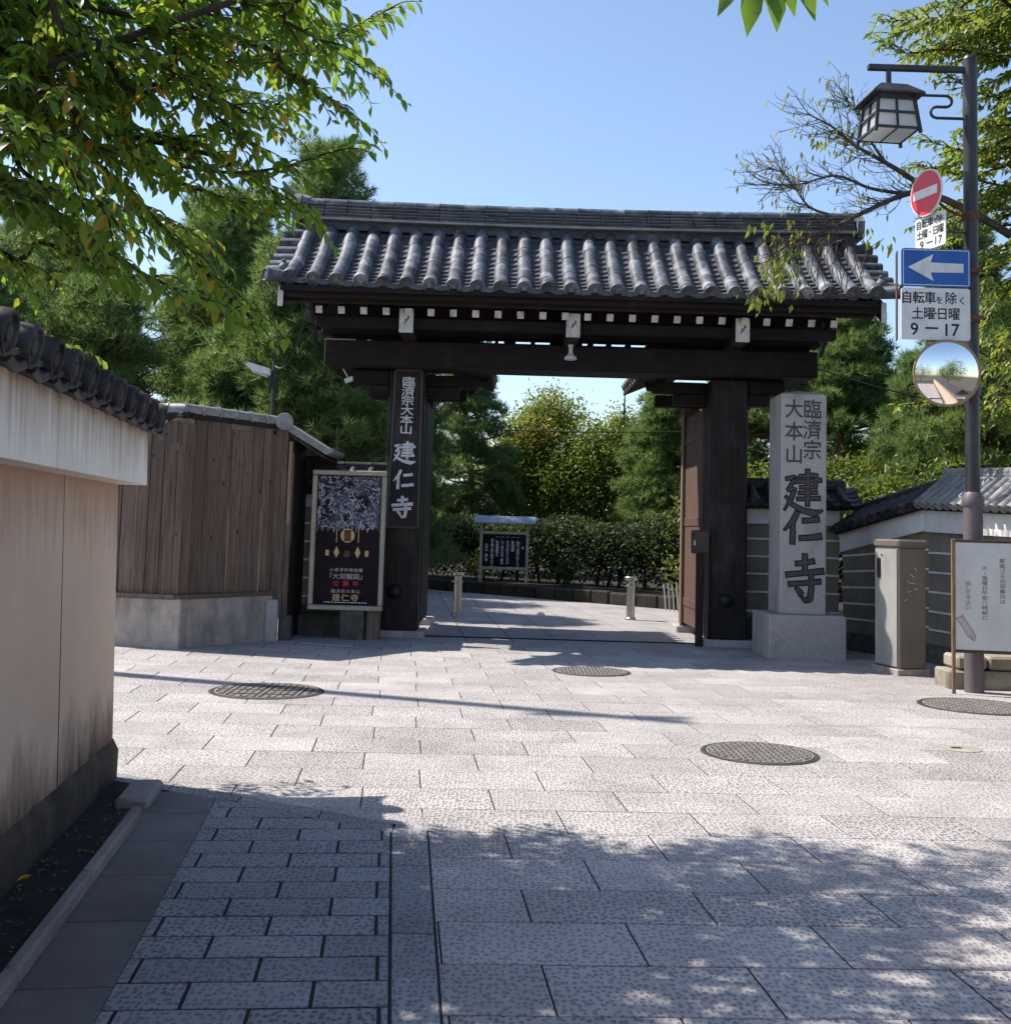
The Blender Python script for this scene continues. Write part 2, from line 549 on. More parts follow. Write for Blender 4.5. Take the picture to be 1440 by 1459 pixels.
def pink_wall():
    t = NT('pink_plaster')
    v = t.pos()
    col = t.ramp(t.noise(v, 1.1, 6, 0.6), [(0.3, (0.52, 0.385, 0.29)), (0.7, (0.63, 0.485, 0.372))])
    fine = t.noise(v, 90, 4)
    col = t.mix(t.math('MULTIPLY', t.step(fine, 0.55, 0.8), 0.3), col, (0.68, 0.55, 0.45))
    z = t.sep(v)[2]
    # damp, mossy stain that creeps up from the gutter with a ragged edge
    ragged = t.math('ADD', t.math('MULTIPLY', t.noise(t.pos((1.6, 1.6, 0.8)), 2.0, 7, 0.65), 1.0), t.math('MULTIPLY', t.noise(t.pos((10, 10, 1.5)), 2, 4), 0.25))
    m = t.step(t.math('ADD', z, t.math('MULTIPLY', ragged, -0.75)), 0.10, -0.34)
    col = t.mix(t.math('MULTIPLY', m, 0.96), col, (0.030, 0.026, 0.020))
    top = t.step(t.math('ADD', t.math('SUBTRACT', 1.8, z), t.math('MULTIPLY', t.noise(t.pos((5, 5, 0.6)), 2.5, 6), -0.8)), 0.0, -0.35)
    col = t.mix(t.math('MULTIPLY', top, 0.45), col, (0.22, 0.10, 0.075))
    return t.finish(col, 0.92, 0, t.bump(t.noise(v, 13, 5, 0.65), 0.35, 0.012, t.bump(fine, 0.3, 0.004)), 0.2)


def band_white():
    t = NT('streaked_white_plaster')
    v = t.pos()
    col = t.ramp(t.noise(v, 1.5, 6), [(0.3, (0.68, 0.64, 0.57)), (0.7, (0.78, 0.745, 0.68))])
    z = t.sep(v)[2]
    streak = t.noise(t.pos((9, 9, 0.35)), 1.7, 7, 0.7)
    m = t.step(t.math('ADD', t.math('SUBTRACT', 2.32, z), t.math('MULTIPLY', streak, -0.85)), 0.02, -0.40)
    col = t.mix(t.math('MULTIPLY', m, 0.85), col, (0.21, 0.12, 0.05))
    return t.finish(col, 0.85, 0, t.bump(t.noise(v, 60, 4), 0.2, 0.004), 0.25)


M['pink'] = pink_wall()
M['band'] = band_white()
M['plinth'] = MAT('mossy_plinth', (0.022, 0.019, 0.015), (0.085, 0.072, 0.058), 5, 0.95, 0.7, 50, 0, (1, 1, .4), grime=(6, (0.045, 0.042, 0.018), 0.6))


def board_mat():
    t = NT('weathered_board')
    v = t.pos((13, 13, 0.8), True)
    col = t.ramp(t.noise(v, 2.2, 7, 0.65), [(0.28, (0.070, 0.045, 0.034)), (0.5, (0.145, 0.10, 0.078)), (0.74, (0.215, 0.16, 0.13))])
    kn = t.voro(t.pos((6, 6, 2.6), True), 1.0, 1.0)
    col = t.mix(t.step(kn, 0.12, 0.06), col, (0.02, 0.014, 0.012))
    col = t.value(col, t.objval(0.45))
    return t.finish(col, 0.85, 0, t.bump(t.noise(v, 5, 5), 0.55, 0.006), 0.2)


M['board'] = board_mat()


def art_mat():
    t = NT('swirling_ink_print')
    v = t.pos((1, 1, 1))
    w = t.n('ShaderNodeTexNoise')
    t.set(w.inputs['Vector'], v)
    w.inputs['Scale'].default_value = 4.5
    w.inputs['Detail'].default_value = 3
    sc = t.n('ShaderNodeVectorMath', operation='SCALE')
    t.set(sc.inputs[0], w.outputs['Color'])
    sc.inputs['Scale'].default_value = 0.75
    ad = t.n('ShaderNodeVectorMath', operation='ADD')
    t.set(ad.inputs[0], v)
    t.set(ad.inputs[1], sc.outputs[0])
    n = t.noise(ad.outputs[0], 4.6, 2, 0.5, 1.0)
    fr = t.math('ABSOLUTE', t.math('SUBTRACT', t.math('FRACT', t.math('MULTIPLY', n, 5.0)), 0.5))
    li = t.step(fr, 0.30, 0.42)
    big = t.step(t.noise(v, 4.2, 3), 0.46, 0.6)
    col = t.mix(li, (0.008, 0.008, 0.012), (0.36, 0.37, 0.42))
    col = t.mix(t.math('MULTIPLY', big, 0.5), col, (0.13, 0.13, 0.165))
    return t.finish(col, 0.6, 0, None, 0.2)


M['art'] = art_mat()


def leaf_mat(name, stops, trans=0.4, tcol=(0.42, 0.55, 0.05), rough=0.42):
    t = NT(name)
    a = t.n('ShaderNodeAttribute', attribute_name='tint')
    col = t.ramp(a.outputs['Fac'], stops)
    vein = t.noise(t.pos(), 35, 3)
    col = t.mix(t.math('MULTIPLY', vein, 0.25), col, tuple(q * 0.6 for q in stops[0][1]))
    b = t.n('ShaderNodeBsdfPrincipled')
    t.set(b.inputs['Base Color'], col)
    b.inputs['Roughness'].default_value = rough
    b.inputs['Specular IOR Level'].default_value = 0.45
    tr = t.n('ShaderNodeBsdfTranslucent')
    t.set(tr.inputs[0], t.mix(0.55, col, tcol))
    mx = t.n('ShaderNodeMixShader')
    mx.inputs[0].default_value = trans
    t.t.links.new(b.outputs[0], mx.inputs[1])
    t.t.links.new(tr.outputs[0], mx.inputs[2])
    t.t.links.new(mx.outputs[0], t.out.inputs[0])
    return t.m


M['cherry_leaf'] = leaf_mat('cherry_leaf', [(0.0, (0.018, 0.055, 0.010)), (0.45, (0.065, 0.145, 0.020)), (0.80, (0.14, 0.225, 0.03)), (0.88, (0.32, 0.27, 0.022)), (0.94, (0.50, 0.22, 0.015)), (1.0, (0.42, 0.12, 0.015))], 0.55, (0.40, 0.64, 0.05))
M['yellow_leaf'] = leaf_mat('yellowing_leaf', [(0.0, (0.03, 0.070, 0.014)), (0.35, (0.075, 0.140, 0.024)), (0.65, (0.23, 0.265, 0.04)), (0.9, (0.46, 0.36, 0.06)), (1.0, (0.48, 0.24, 0.05))], 0.45, (0.46, 0.56, 0.06))
M['broad_leaf'] = leaf_mat('broad_leaf', [(0.0, (0.04, 0.08, 0.014)), (0.5, (0.10, 0.185, 0.032)), (0.8, (0.24, 0.28, 0.045)), (1.0, (0.46, 0.22, 0.03))], 0.42, (0.40, 0.45, 0.04))
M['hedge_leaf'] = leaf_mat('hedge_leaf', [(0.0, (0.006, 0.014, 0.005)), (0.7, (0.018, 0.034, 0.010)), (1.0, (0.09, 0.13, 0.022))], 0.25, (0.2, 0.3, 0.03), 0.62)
M['needle'] = leaf_mat('pine_needle', [(0.0, (0.044, 0.088, 0.036)), (0.5, (0.125, 0.205, 0.068)), (0.85, (0.20, 0.275, 0.07)), (1.0, (0.22, 0.23, 0.07))], 0.42, (0.28, 0.40, 0.08), 0.5)

# ------------------------------------------------------------------ lettering
_gl = {}
_cv = bpy.data.curves.new('glyph_source', 'FONT')
_cv.resolution_u = 3
_go = bpy.data.objects.new('glyph_source', _cv)
COL.objects.link(_go)


def glyph(ch, off):
    k = (ch, off)
    if k not in _gl:
        _cv.body = ch
        _cv.offset = off
        dg = bpy.context.evaluated_depsgraph_get()
        dg.update()
        ev = _go.evaluated_get(dg)
        me = ev.to_mesh()
        _gl[k] = ([(v.co.x, v.co.y) for v in me.vertices], [tuple(p.vertices) for p in me.polygons])
        ev.to_mesh_clear()
    return _gl[k]


def char(mb, ch, c, xd, yd, w, h, off=0.0, z=0.0):
    """one character centred on c, em box w x h"""
    vs, fs = glyph(ch, 0.0)
    if not vs:
        return
    if off > 0:
        m = MB()
        for i, (dx, dy) in enumerate(((-off, 0), (off, 0), (0, off), (0, -off))):
            char(m, ch, Vector(c) + xd * (dx * w) + yd * (dy * h), xd, yd, w, h, 0.0, z + i * .0002)
        mb.add(m.v, m.f)
        return
    c = Vector(c)
    nrm = xd.cross(yd)
    wide = ord(ch) > 0x2000
    ex = 0.5 if wide else (min(p[0] for p in vs) + max(p[0] for p in vs)) / 2
    mb.add([c + xd * ((x - ex) * w) + yd * ((y - 0.38) * h) + nrm * z for x, y in vs], fs)


def vtext(mb, s, top, xd, yd, w, h, pitch, off=0.0):
    top = Vector(top)
    for i, ch in enumerate(s):
        if ch.strip():
            char(mb, ch, top - yd * (pitch * (i + 0.5)), xd, yd, w, h, off)


def htext(mb, s, c, xd, yd, w, h, pitch, off=0.0):
    c = Vector(c)
    n = len(s)
    for i, ch in enumerate(s):
        if ch.strip():
            char(mb, ch, c + xd * (pitch * (i - (n - 1) / 2)), xd, yd, w, h, off)


BRUSH = {
    '仁': [([(.37, .96), (.26, .70), (.03, .42)], (.12, .13, .03)), ([(.25, .66), (.25, .35), (.24, .03)], (.10, .12, .12)),
          ([(.50, .70), (.70, .72), (.92, .76)], (.12, .11, .13)), ([(.42, .20), (.68, .22), (.98, .27)], (.12, .12, .14))],
    '寺': [([(.27, .78), (.50, .80), (.74, .84)], (.11, .10, .12)), ([(.50, .98), (.50, .80), (.50, .60)], (.11, .12, .11)),
          ([(.03, .55), (.45, .59), (.97, .64)], (.12, .11, .14)), ([(.10, .36), (.50, .39), (.90, .43)], (.11, .10, .12)),
          ([(.66, .56), (.67, .30), (.63, .06), (.52, .03), (.40, .13)], (.11, .12, .13, .10, .03)), ([(.27, .29), (.36, .23), (.42, .15)], (.05, .11, .12))],
    '建': [([(.40, .84), (.60, .86), (.83, .88), (.81, .60)], (.08, .08, .10, .09)), ([(.30, .72), (.62, .74), (.97, .77)], (.08, .08, .10)),
          ([(.41, .60), (.60, .61), (.82, .62)], (.08, .08, .08)), ([(.38, .475), (.60, .485), (.86, .50)], (.08, .08, .09)),
          ([(.34, .345), (.60, .355), (.93, .37)], (.08, .08, .10)), ([(.61, 1.0), (.61, .62), (.61, .20)], (.10, .10, .09)),
          ([(.05, .78), (.18, .80), (.30, .82), (.20, .66), (.10, .54)], (.08, .09, .11, .08, .06)), ([(.10, .54), (.27, .56), (.20, .36), (.02, .10)], (.07, .11, .09, .03)),
          ([(.05, .40), (.22, .22), (.48, .10), (.78, .04), (.99, .10)], (.05, .09, .12, .15, .03))],
}


def brush(mb, ch, c, xd, yd, w, h, grow=0.0, z=0.0):
    if isinstance(mb, Letters):
        m = MB()
        brush(m, ch, c, xd, yd, w, h, grow, z)
        mb.items.append(m)
        return
    c = Vector(c)
    nrm = xd.cross(yd)
    for si, (pts, wd) in enumerate(BRUSH[ch]):
        pp = []
        for i in range(len(pts) - 1):
            for k in range(5):
                q = k / 5
                pp.append((pts[i][0] * (1 - q) + pts[i + 1][0] * q, pts[i][1] * (1 - q) + pts[i + 1][1] * q, wd[i] * (1 - q) + wd[i + 1] * q))
        pp.append((*pts[-1], wd[-1]))
        A, B = [], []
        n = len(pp)
        for i, (x, y, ww) in enumerate(pp):
            a, b = pp[max(0, i - 1)], pp[min(n - 1, i + 1)]
            dx, dy = (b[0] - a[0]) * w, (b[1] - a[1]) * h
            L = math.hypot(dx, dy) or 1
            ww = ww * w * 0.5 + grow
            nx, ny = -dy / L, dx / L
            ex = 0
            if i == 0:
                ex = -grow
            if i == n - 1:
                ex = grow
            X, Y = (x - .5) * w + dx / L * ex, (y - .5) * h + dy / L * ex
            A.append(c + xd * (X + nx * ww) + yd * (Y + ny * ww) + nrm * (z + si * 0.0004))
            B.append(c + xd * (X - nx * ww) + yd * (Y - ny * ww) + nrm * (z + si * 0.0004))
        fs = [(i, n + i, n + i + 1, i + 1) for i in range(n - 1)]
        mb.add(A + B, fs)


XD, ZD = Vector((1, 0, 0)), Vector((0, 0, 1))


class Letters:
    """collects every character as a mesh of its own"""
    def __init__(s):
        s.items = []

    def add(s, vs, fs):
        m = MB()
        m.add(vs, fs)
        s.items.append(m)

    def put(s, name, mat, parent):
        for m in s.items:
            put(name, m, mat, parent)



# ------------------------------------------------------------------ paving
def clip(poly, a, b):
    """keep the part of a 2D polygon left of the line a->b"""
    def side(p):
        return (b[0] - a[0]) * (p[1] - a[1]) - (b[1] - a[1]) * (p[0] - a[0])
    out = []
    for i in range(len(poly)):
        p, q = poly[i], poly[(i + 1) % len(poly)]
        sp, sq = side(p), side(q)
        if sp >= 0:
            out.append(p)
        if sp * sq < 0:
            t_ = sp / (sp - sq)
            out.append((p[0] + (q[0] - p[0]) * t_, p[1] + (q[1] - p[1]) * t_))
    return out


def area(poly):
    return abs(sum(poly[i][0] * poly[(i + 1) % len(poly)][1] - poly[(i + 1) % len(poly)][0] * poly[i][1] for i in range(len(poly)))) / 2


def slab(mb, poly, gap, ztop, ch=0.0035, zb=-0.03):
    """a slab with a small worn edge, inset by half a joint"""
    if sum(poly[i][0] * poly[(i + 1) % len(poly)][1] - poly[(i + 1) % len(poly)][0] * poly[i][1] for i in range(len(poly))) < 0:
        poly = poly[::-1]

    def inset(po, d):
        out = []
        n = len(po)
        for i in range(n):
            p0, p1, p2 = po[i - 1], po[i], po[(i + 1) % n]
            e1 = Vector((p1[0] - p0[0], p1[1] - p0[1])).normalized()
            e2 = Vector((p2[0] - p1[0], p2[1] - p1[1])).normalized()
            n1, n2 = Vector((-e1.y, e1.x)), Vector((-e2.y, e2.x))
            k = 1 + n1.dot(n2)
            m = (n1 + n2) / max(k, 0.35)
            out.append((p1[0] + m.x * d, p1[1] + m.y * d))
        return out
    o = inset(poly, gap / 2)
    i2 = inset(poly, gap / 2 + ch)
    n = len(o)
    vs = [(x, y, zb) for x, y in o] + [(x, y, ztop - ch * 0.7) for x, y in o] + [(x, y, ztop) for x, y in i2]
    fs = [tuple(2 * n + k for k in range(n))]
    for k in range(n):
        k2 = (k + 1) % n
        fs.append((k, k2, n + k2, n + k))
        fs.append((n + k, n + k2, 2 * n + k2, 2 * n + k))
    return mb.add(vs, fs)


g = MB()
g.poly([(-300, -300, -0.06), (300, -300, -0.06), (300, 300, -0.06), (-300, 300, -0.06)])
put('ground', g, M['soil'], kind='structure')
g = MB()
g.box(-9, 9.5, -14, 33, -0.055, -0.0035)
paving = put('paving', g, M['joint'], kind='structure', origin=(0, 9, 0))
g = MB()
g.box(-9, 9.5, -14, 2.3, -0.016, -0.002)
put('street', g, M['paver'], kind='structure', origin=(0, -6, 0))

E_SL, J_SL = 0.045, -0.09            # slope of the courses, lean of the joints
rows = [2.58, 3.02, 3.46, 3.9, 4.34, 4.79, 5.21, 5.68, 6.15, 6.64, 7.14, 7.67, 8.21]
while rows[-1] < 15.9:
    rows.append(rows[-1] + (0.52 if rows[-1] < 10 else 0.5))
BR_L = ((-1.26, 3.72), (-1.64, 6.82))
BR_R = ((-0.32, 3.78), (-0.55, 6.15))
BO_R = ((-0.15, 3.79), (-0.38, 6.46))
DIA = ((-2.41, 7.27), (-0.35, 6.13))
pieces = []
for r in range(len(rows) - 1):
    y0, y1 = rows[r], rows[r + 1]
    ph = 0.98 if r % 2 == 0 else 1.375
    ph += random.uniform(-0.03, 0.03)
    for k in range(-14, 14):
        u0, u1 = ph + 0.77 * k, ph + 0.77 * (k + 1)

        def pt(u, y):
            x = u + J_SL * y
            return (x, y + E_SL * (x - 0.8))
        poly = [pt(u0, y0), pt(u1, y0), pt(u1, y1), pt(u0, y1)]
        cx = sum(p[0] for p in poly) / 4
        cy = sum(p[1] for p in poly) / 4
        if cy < 6.25:
            poly = clip(poly, BO_R[1], BO_R[0])
            if len(poly) < 3 or area(poly) < 0.0015:
                continue
        elif cx < 0:
            poly = clip(poly, DIA[1], DIA[0]) if False else clip(poly, DIA[0], DIA[1])
            if len(poly) < 3 or area(poly) < 0.0015:
                continue
        if abs(cx) > 8:
            continue
        pieces.append(poly)


def shown(poly, m=30):
    for p in poly + [(sum(q[0] for q in poly) / len(poly), sum(q[1] for q in poly) / len(poly))]:
        a = PX((p[0], p[1], 0))
        if -m < a[0] < 1440 + m and -m < a[1] < 1459 + m:
            return True
    return False


vis = [p for p in pieces if shown(p)]
vis.sort(key=lambda p: sum(q[1] for q in p) / len(p))
solo = vis[:298]
rest = vis[298:] + [p for p in pieces if not shown(p)]
for poly in solo:
    put('granite_slab', slab(MB(), poly, 0.008, random.uniform(-0.0008, 0.001)), M['paver'], paving)
g = MB()
for poly in rest:
    slab(g, poly, 0.008, random.uniform(-0.0008, 0.001))
# larger square slabs of the court behind the gate
for i in range(-10, 14):
    for j in range(0, 19):
        x0, y0 = i * 0.68 - 0.45 - 0.09 * (j * 0.72), 16.1 + j * 0.72
        poly = [(x0, y0 + .03 * x0), (x0 + .68, y0 + .03 * (x0 + .68)), (x0 + .68 - .065, y0 + .72 + .03 * (x0 + .68)), (x0 - .065, y0 + .72 + .03 * x0)]
        slab(g, poly, 0.012, random.uniform(-0.0008, 0.001))
put('far_slab', g, M['paver'], paving, kind='stuff')

# small bricks, edging slabs and smooth slabs by the left wall
bd_, bl_ = 0.222, 0.425
k0 = -8
for r in range(-8, 18):
    for k in range(-6, 6):
        off = (0.5 if r % 2 else 0.0) * bl_ + .012 * math.sin(r * 2.7)

        def bp(u, v):
            return (-0.40 + u - 0.1 * v, 4.13 + v + 0.1 * u)
        u0, v0 = k * bl_ + off, r * bd_
        poly = [bp(u0, v0), bp(u0 + bl_, v0), bp(u0 + bl_, v0 + bd_), bp(u0, v0 + bd_)]
        poly = clip(poly, BR_L[1], BR_L[0])
        poly = clip(poly, BR_R[0], BR_R[1]) if len(poly) > 2 else poly
        if len(poly) > 2:
            poly = clip(poly, (DIA[1][0], DIA[1][1] - .16), (DIA[0][0], DIA[0][1] - .16))
        if len(poly) < 3 or area(poly) < 0.002 or not shown(poly, 160):
            continue
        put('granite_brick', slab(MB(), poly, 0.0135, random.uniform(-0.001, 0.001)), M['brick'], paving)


def lerp2(a, b, y):
    q = (y - a[1]) / (b[1] - a[1])
    return (a[0] + (b[0] - a[0]) * q, y)


for y0, y1 in ((2.6, 3.66), (3.66, 4.6), (4.6, 5.5), (5.5, 6.5)):
    poly = [lerp2(*BR_R, y0), lerp2(*BO_R, y0), lerp2(*BO_R, y1), lerp2(*BR_R, y1)]
    put('edging_slab', slab(MB(), poly, 0.013, 0.0), M['brick'], paving)
CU = ((-1.72, 4.11), (-2.09, 6.85))
ys = [2.5, 3.3, 3.95, 4.6, 5.2, 5.75, 6.3, 6.80]
for y0, y1 in zip(ys, ys[1:]):
    a, b, c, d = lerp2(*CU, y0), lerp2(*BR_L, y0), lerp2(*BR_L, y1), lerp2(*CU, y1)
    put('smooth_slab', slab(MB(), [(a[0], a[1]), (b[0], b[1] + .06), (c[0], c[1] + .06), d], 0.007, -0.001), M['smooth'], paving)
dv = [(DIA[0][0] + (DIA[1][0] - DIA[0][0]) * q, DIA[0][1] + (DIA[1][1] - DIA[0][1]) * q) for q in (0, .22, .45, .7, .915)]
for a, b in zip(dv, dv[1:]):
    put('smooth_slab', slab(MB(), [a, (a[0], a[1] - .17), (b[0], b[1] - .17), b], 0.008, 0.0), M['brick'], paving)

# kerb and gutter along the wall
WD = Vector((-0.1296, 1, 0)).normalized()
WN = Vector((WD.y, -WD.x, 0))
WE = Vector((-2.39, 7.14, 0))


def wp(u, v, z):
    return WE + WD * u + WN * v + Vector((0, 0, z))


kerb = thing('kerb', None, None, (-2.0, 6, 0), kind='structure')
for u0, u1 in ((-5.2, -4.2), (-4.2, -3.2), (-3.2, -2.1), (-2.1, -0.95)):
    c = (wp(u0, .335, 0) + wp(u1, .335, 0)) / 2
    put('kerb_stone', MB().obox((c.x, c.y, 0.0), (u1 - u0 - .008, .06, .11), (WD, WN * -1, ZD), 0.018), M['kerb'], kerb, True)
c = wp(-.52, .27, 0)
put('kerb_stone', MB().obox((c.x, c.y, 0.0), (.50, .19, .10), (WD, WN * -1, ZD), 0.02), M['kerb'], kerb, True)
g = MB()
g.poly([wp(-9, 0, -.02), wp(-9, .31, -.012), wp(-.9, .31, -.012), wp(-.9, 0, -.005)])
put('gutter', g, M['dirt'], kind='structure')


rl = random.Random(4)
g = MB()
for k in range(150):
    p = wp(rl.uniform(-3.6, -.7), rl.uniform(.05, .29), 0)
    a_ = rl.uniform(0, 6.3)
    e1, e2 = Vector((math.cos(a_), math.sin(a_), rl.uniform(-.3, .3))), Vector((-math.sin(a_), math.cos(a_), rl.uniform(-.3, .3)))
    q_ = rl.uniform(.006, .02)
    p.z = .004 + q_ * .4
    g.add([p - e1 * q_, p + e2 * q_ * .5, p + e1 * q_, p - e2 * q_ * .5], [(0, 1, 2), (0, 2, 3)])
put('leaf_litter', g, MAT('dry_leaf_litter', (0.06, 0.035, 0.015), (0.22, 0.13, 0.05), 60), kind='stuff', label='dry leaf scraps lying in the gutter under the pink wall', cat='leaf litter')

# ------------------------------------------------------------------ roof tile kit
def frame(yv, zv):
    y = Vector(yv).normalized()
    z = (Vector(zv) - y * Vector(zv).dot(y)).normalized()
    x = y.cross(z)
    return Matrix(((x.x, y.x, z.x), (x.y, y.y, z.y), (x.z, y.z, z.z)))


def cover_mesh(name, r, L, mat, n=9):
    """half-round tile, lower end at the origin, running up along +y; thicker at the lower end"""
    mb = MB()
    secs = [(0.0, r), (0.010, r * 1.015), (L * 0.9, r * .975), (L, r * .96)]
    for (y, q) in secs:
        for k in range(n):
            a = PI * k / (n - 1)
            mb.v.append((q * math.cos(a), y, q * math.sin(a) * 1.0 - 0.0))
    for i in range(len(secs) - 1):
        for k in range(n - 1):
            mb.f.append((i * n + k + 1, i * n + k, (i + 1) * n + k, (i + 1) * n + k + 1))
    mb.f.append(tuple(range(n))[::-1])
    b = len(mb.v)
    return mesh_of(name, mb, mat, (0, 0, 0), True)


def disc_mesh(name, r, mat, depth=0.03):
    mb = MB()
    mb.lathe([(r * .93, -.10), (r, -.012), (r, depth * .6), (r * .94, depth), (r * .80, depth), (r * .74, depth * .45), (r * .42, depth * .45), (r * .36, depth * .85), (0.001, depth * .95)], (0, 0, 0), 18, (0, -1, 0))
    return mesh_of(name, mb, mat, (0, 0, 0), True)


def tile_roof(parent, A, B, S, cols, nt, r, mats, ridge=True, panrows=None, discs=True, ridge_r=None, ridge_h=0.05, ends=True):
    """cover tiles column by column from eave A->B up along S, pans between them, ridge on top"""
    A, B, S = Vector(A), Vector(B), Vector(S)
    nrm = (B - A).cross(S).normalized()
    if nrm.z < 0:
        nrm = -nrm
    R = frame(S, nrm)
    L = S.length / nt
    cm = cover_mesh('cover_tile', r, L * 1.06, mats[0])
    dm = disc_mesh('eave_disc', r * 1.05, mats[0])
    for i in range(cols):
        b = A + (B - A) * ((i + .5) / cols)
        for k in range(nt):
            place('cover_tile', cm, b + S * (k / nt) + nrm * 0.01, parent, R)
        if discs:
            place('eave_disc', dm, b + nrm * 0.012, parent, R)
    rowsn = panrows or nt * 2
    g = MB()
    w = (B - A) / cols
    e = (B - A).normalized()
    for i in range(cols + 1):
        c = A + w * i
        hw = w.length * .5
        for k in range(rowsn):
            q0, q1 = k / rowsn, (k + 1.15) / rowsn
            pts = []
            for m_ in range(6):
                s_ = m_ / 5 * 2 - 1
                zz = -0.035 + 0.045 * s_ * s_
                pts.append((s_ * hw, zz))
            vs = []
            for (q, lift) in ((q0, .012), (q1, -.004)):
                for (x, z) in pts:
                    vs.append(c + e * x + S * q + nrm * (z + lift))
            for (x, z) in pts:
                vs.append(c + e * x + S * q0 + nrm * (z - .014))
            fs = [(m_, m_ + 1, 6 + m_ + 1, 6 + m_) for m_ in range(5)] + [(12 + m_, 12 + m_ + 1, m_ + 1, m_) for m_ in range(5)]
            g.add(vs, fs)
    put('pan_tile', g, mats[1], parent, kind='stuff')
    g = MB()
    g.prism([A - nrm * .05 - S * .0, B - nrm * .05, B - nrm * .05 + S, A - nrm * .05 + S], -nrm * .04)
    put('roof_board', g, M['gate_wood'], parent)
    if ridge:
        rr = ridge_r or r * 1.1
        n = max(2, int((B - A).length / .34))
        for i in range(n):
            p0 = A + S + (B - A) * (i / n) + Vector((0, 0, ridge_h))
            p1 = A + S + (B - A) * ((i + .97) / n) + Vector((0, 0, ridge_h))
            g = MB().tube([p0, p0 + (p1 - p0) * .06, p1], [rr * 1.06, rr, rr * .97], 12)
            put('ridge_tile', g, mats[0], parent, True)
        g = MB()
        S2 = Vector((S.x, S.y, 0)).normalized()
        for k in range(2):
            z = ridge_h - .03 - k * .04
            g.obox((A + B) / 2 + S + Vector((0, 0, z)), ((B - A).length, rr * (2.2 + .4 * k), .034), (e, e.cross(ZD) * -1, ZD), .006)
        put('ridge_course', g, mats[1], parent)


# ------------------------------------------------------------------ left pink wall
wall = thing('plaster_wall', 'pink plastered wall with white band and round-ended roof tiles at the near left', 'wall', (-2.6, 4, 0))
U0 = -16.0
body = MB()
body.prism([wp(0, 0.0, 0.2), wp(0, -0.06, 1.9), wp(0, -.62, 1.9), wp(0, -.62, 0.2)], WD * -7.0)
put('wall_body', body, M['pink'], wall)
g = MB().prism([wp(-7, 0.0, 0.2), wp(-7, -0.06, 1.9), wp(-7, -.62, 1.9), wp(-7, -.62, 0.2)], WD * (U0 + 7))
put('wall_body', g, M['pink'], wall)
g = MB()
c = wp(-1.32, .0, 1.03)
g.prism([wp(-1.3185, .0025, .24), wp(-1.3215, .0025, .24), wp(-1.3215, -.0555, 1.82), wp(-1.3185, -.0555, 1.82)], WN * -.02)
put('crack_line', g, M['ink'], wall)
g = MB()
g.prism([wp(.012, .035, -.02), wp(.012, .035, .17), wp(.012, .0, .235), wp(.012, -.64, .235), wp(.012, -.64, -.02)], WD * (U0 - .012))
put('plinth', g, M['plinth'], wall)
g = MB()
g.prism([wp(.03, .115, 1.82), wp(.03, .10, 2.2), wp(.03, -.70, 2.2), wp(.03, -.72, 1.82)], WD * (U0 - .03))
put('white_band', g, M['band'], wall)
g = MB()
g.prism([wp(.06, .13, 2.2), wp(.06, .06, 2.27), wp(.06, -.66, 2.27), wp(.06, -.72, 2.2)], WD * (U0 - .06))
put('eave_soffit', g, M['gate_wood'], wall)
A_, B_ = wp(.11, .18, 2.24), wp(.11 - .32 * 20, .18, 2.24)
tile_roof(wall, A_, B_, WN * -.50 + Vector((0, 0, .09)), 20, 2, .084, (M['dark_tile'], M['dark_tile']), ridge_r=.07, ridge_h=.03)
tile_roof(wall, wp(.11, -.80, 2.24), wp(.11 - .32 * 20, -.80, 2.24), WN * .46 + Vector((0, 0, .09)), 20, 1, .06, (M['dark_tile'], M['dark_tile']), ridge=False, discs=False)
g = MB()
for i in range(20):
    b = A_ + (B_ - A_) * (i / 20)
    g.tube([b + Vector((0, 0, -.07)) + WD * .10, b + Vector((0, 0, -.095)), b + Vector((0, 0, -.07)) - WD * .10], .022, 6)
put('hooked_pan_end', g, M['dark_tile'], wall, True, kind='stuff')
lf = MB()
lc = Vector((-2.03, 5.02, .02))
for sg_ in (-1, 1):
    e_ = [(-.034, 0, .008), (-.012, .020 * sg_, .022), (.012, .020 * sg_, .028), (.036, 0, .03), (.012, 0, .012), (-.012, 0, .008)]
    pts_ = [lc + Vector((a * .8 + b * .5, a * .3 - b * .85, c)) for a, b, c in e_]
    lf.add(pts_, [(0, 1, 5), (5, 1, 2, 4), (4, 2, 3)])
put('fallen_leaf', lf, None, None, False, label='single fallen orange leaf in the gutter under the pink wall', cat='leaf')
_t = NT('fallen_leaf_orange')
bpy.data.objects['fallen_leaf'].data.materials.append(_t.finish((0.62, 0.30, 0.03), 0.6))


# ------------------------------------------------------------------ temple gate
GC = 0.925
gate = thing('temple_gate', 'large dark timber temple gate with grey tiled gable roof', 'gate', (GC, 16.6, 0))
wood, woodx = M['gate_wood'], M['gate_wood_x']
YF = 16.6
for (x0, x1) in ((-1.75, -1.22), (3.05, 3.60)):
    cx = (x0 + x1) / 2
    p = put('main_post', MB().box(x0, x1, YF, YF + .5, .10, 3.94, .025), wood, gate)
    put('post_shoe', MB().box(x0 - .008, x1 + .008, YF - .008, YF + .508, .09, .50, .02), wood, p)
    put('iron_knob', MB().lathe([(.10, 0), (.105, .02), (.095, .045), (.06, .075), (.001, .09)], (cx + .02 * (1 if x0 > 0 else -1) - .05, YF - .001, .66), 16, (0, -1, 0)), M['iron'], p, True)
    put('base_stone', MB().box(x0 - .10, x1 + .12, YF - .12, YF + .62, -.03, .095, .02), M['granite'], gate)
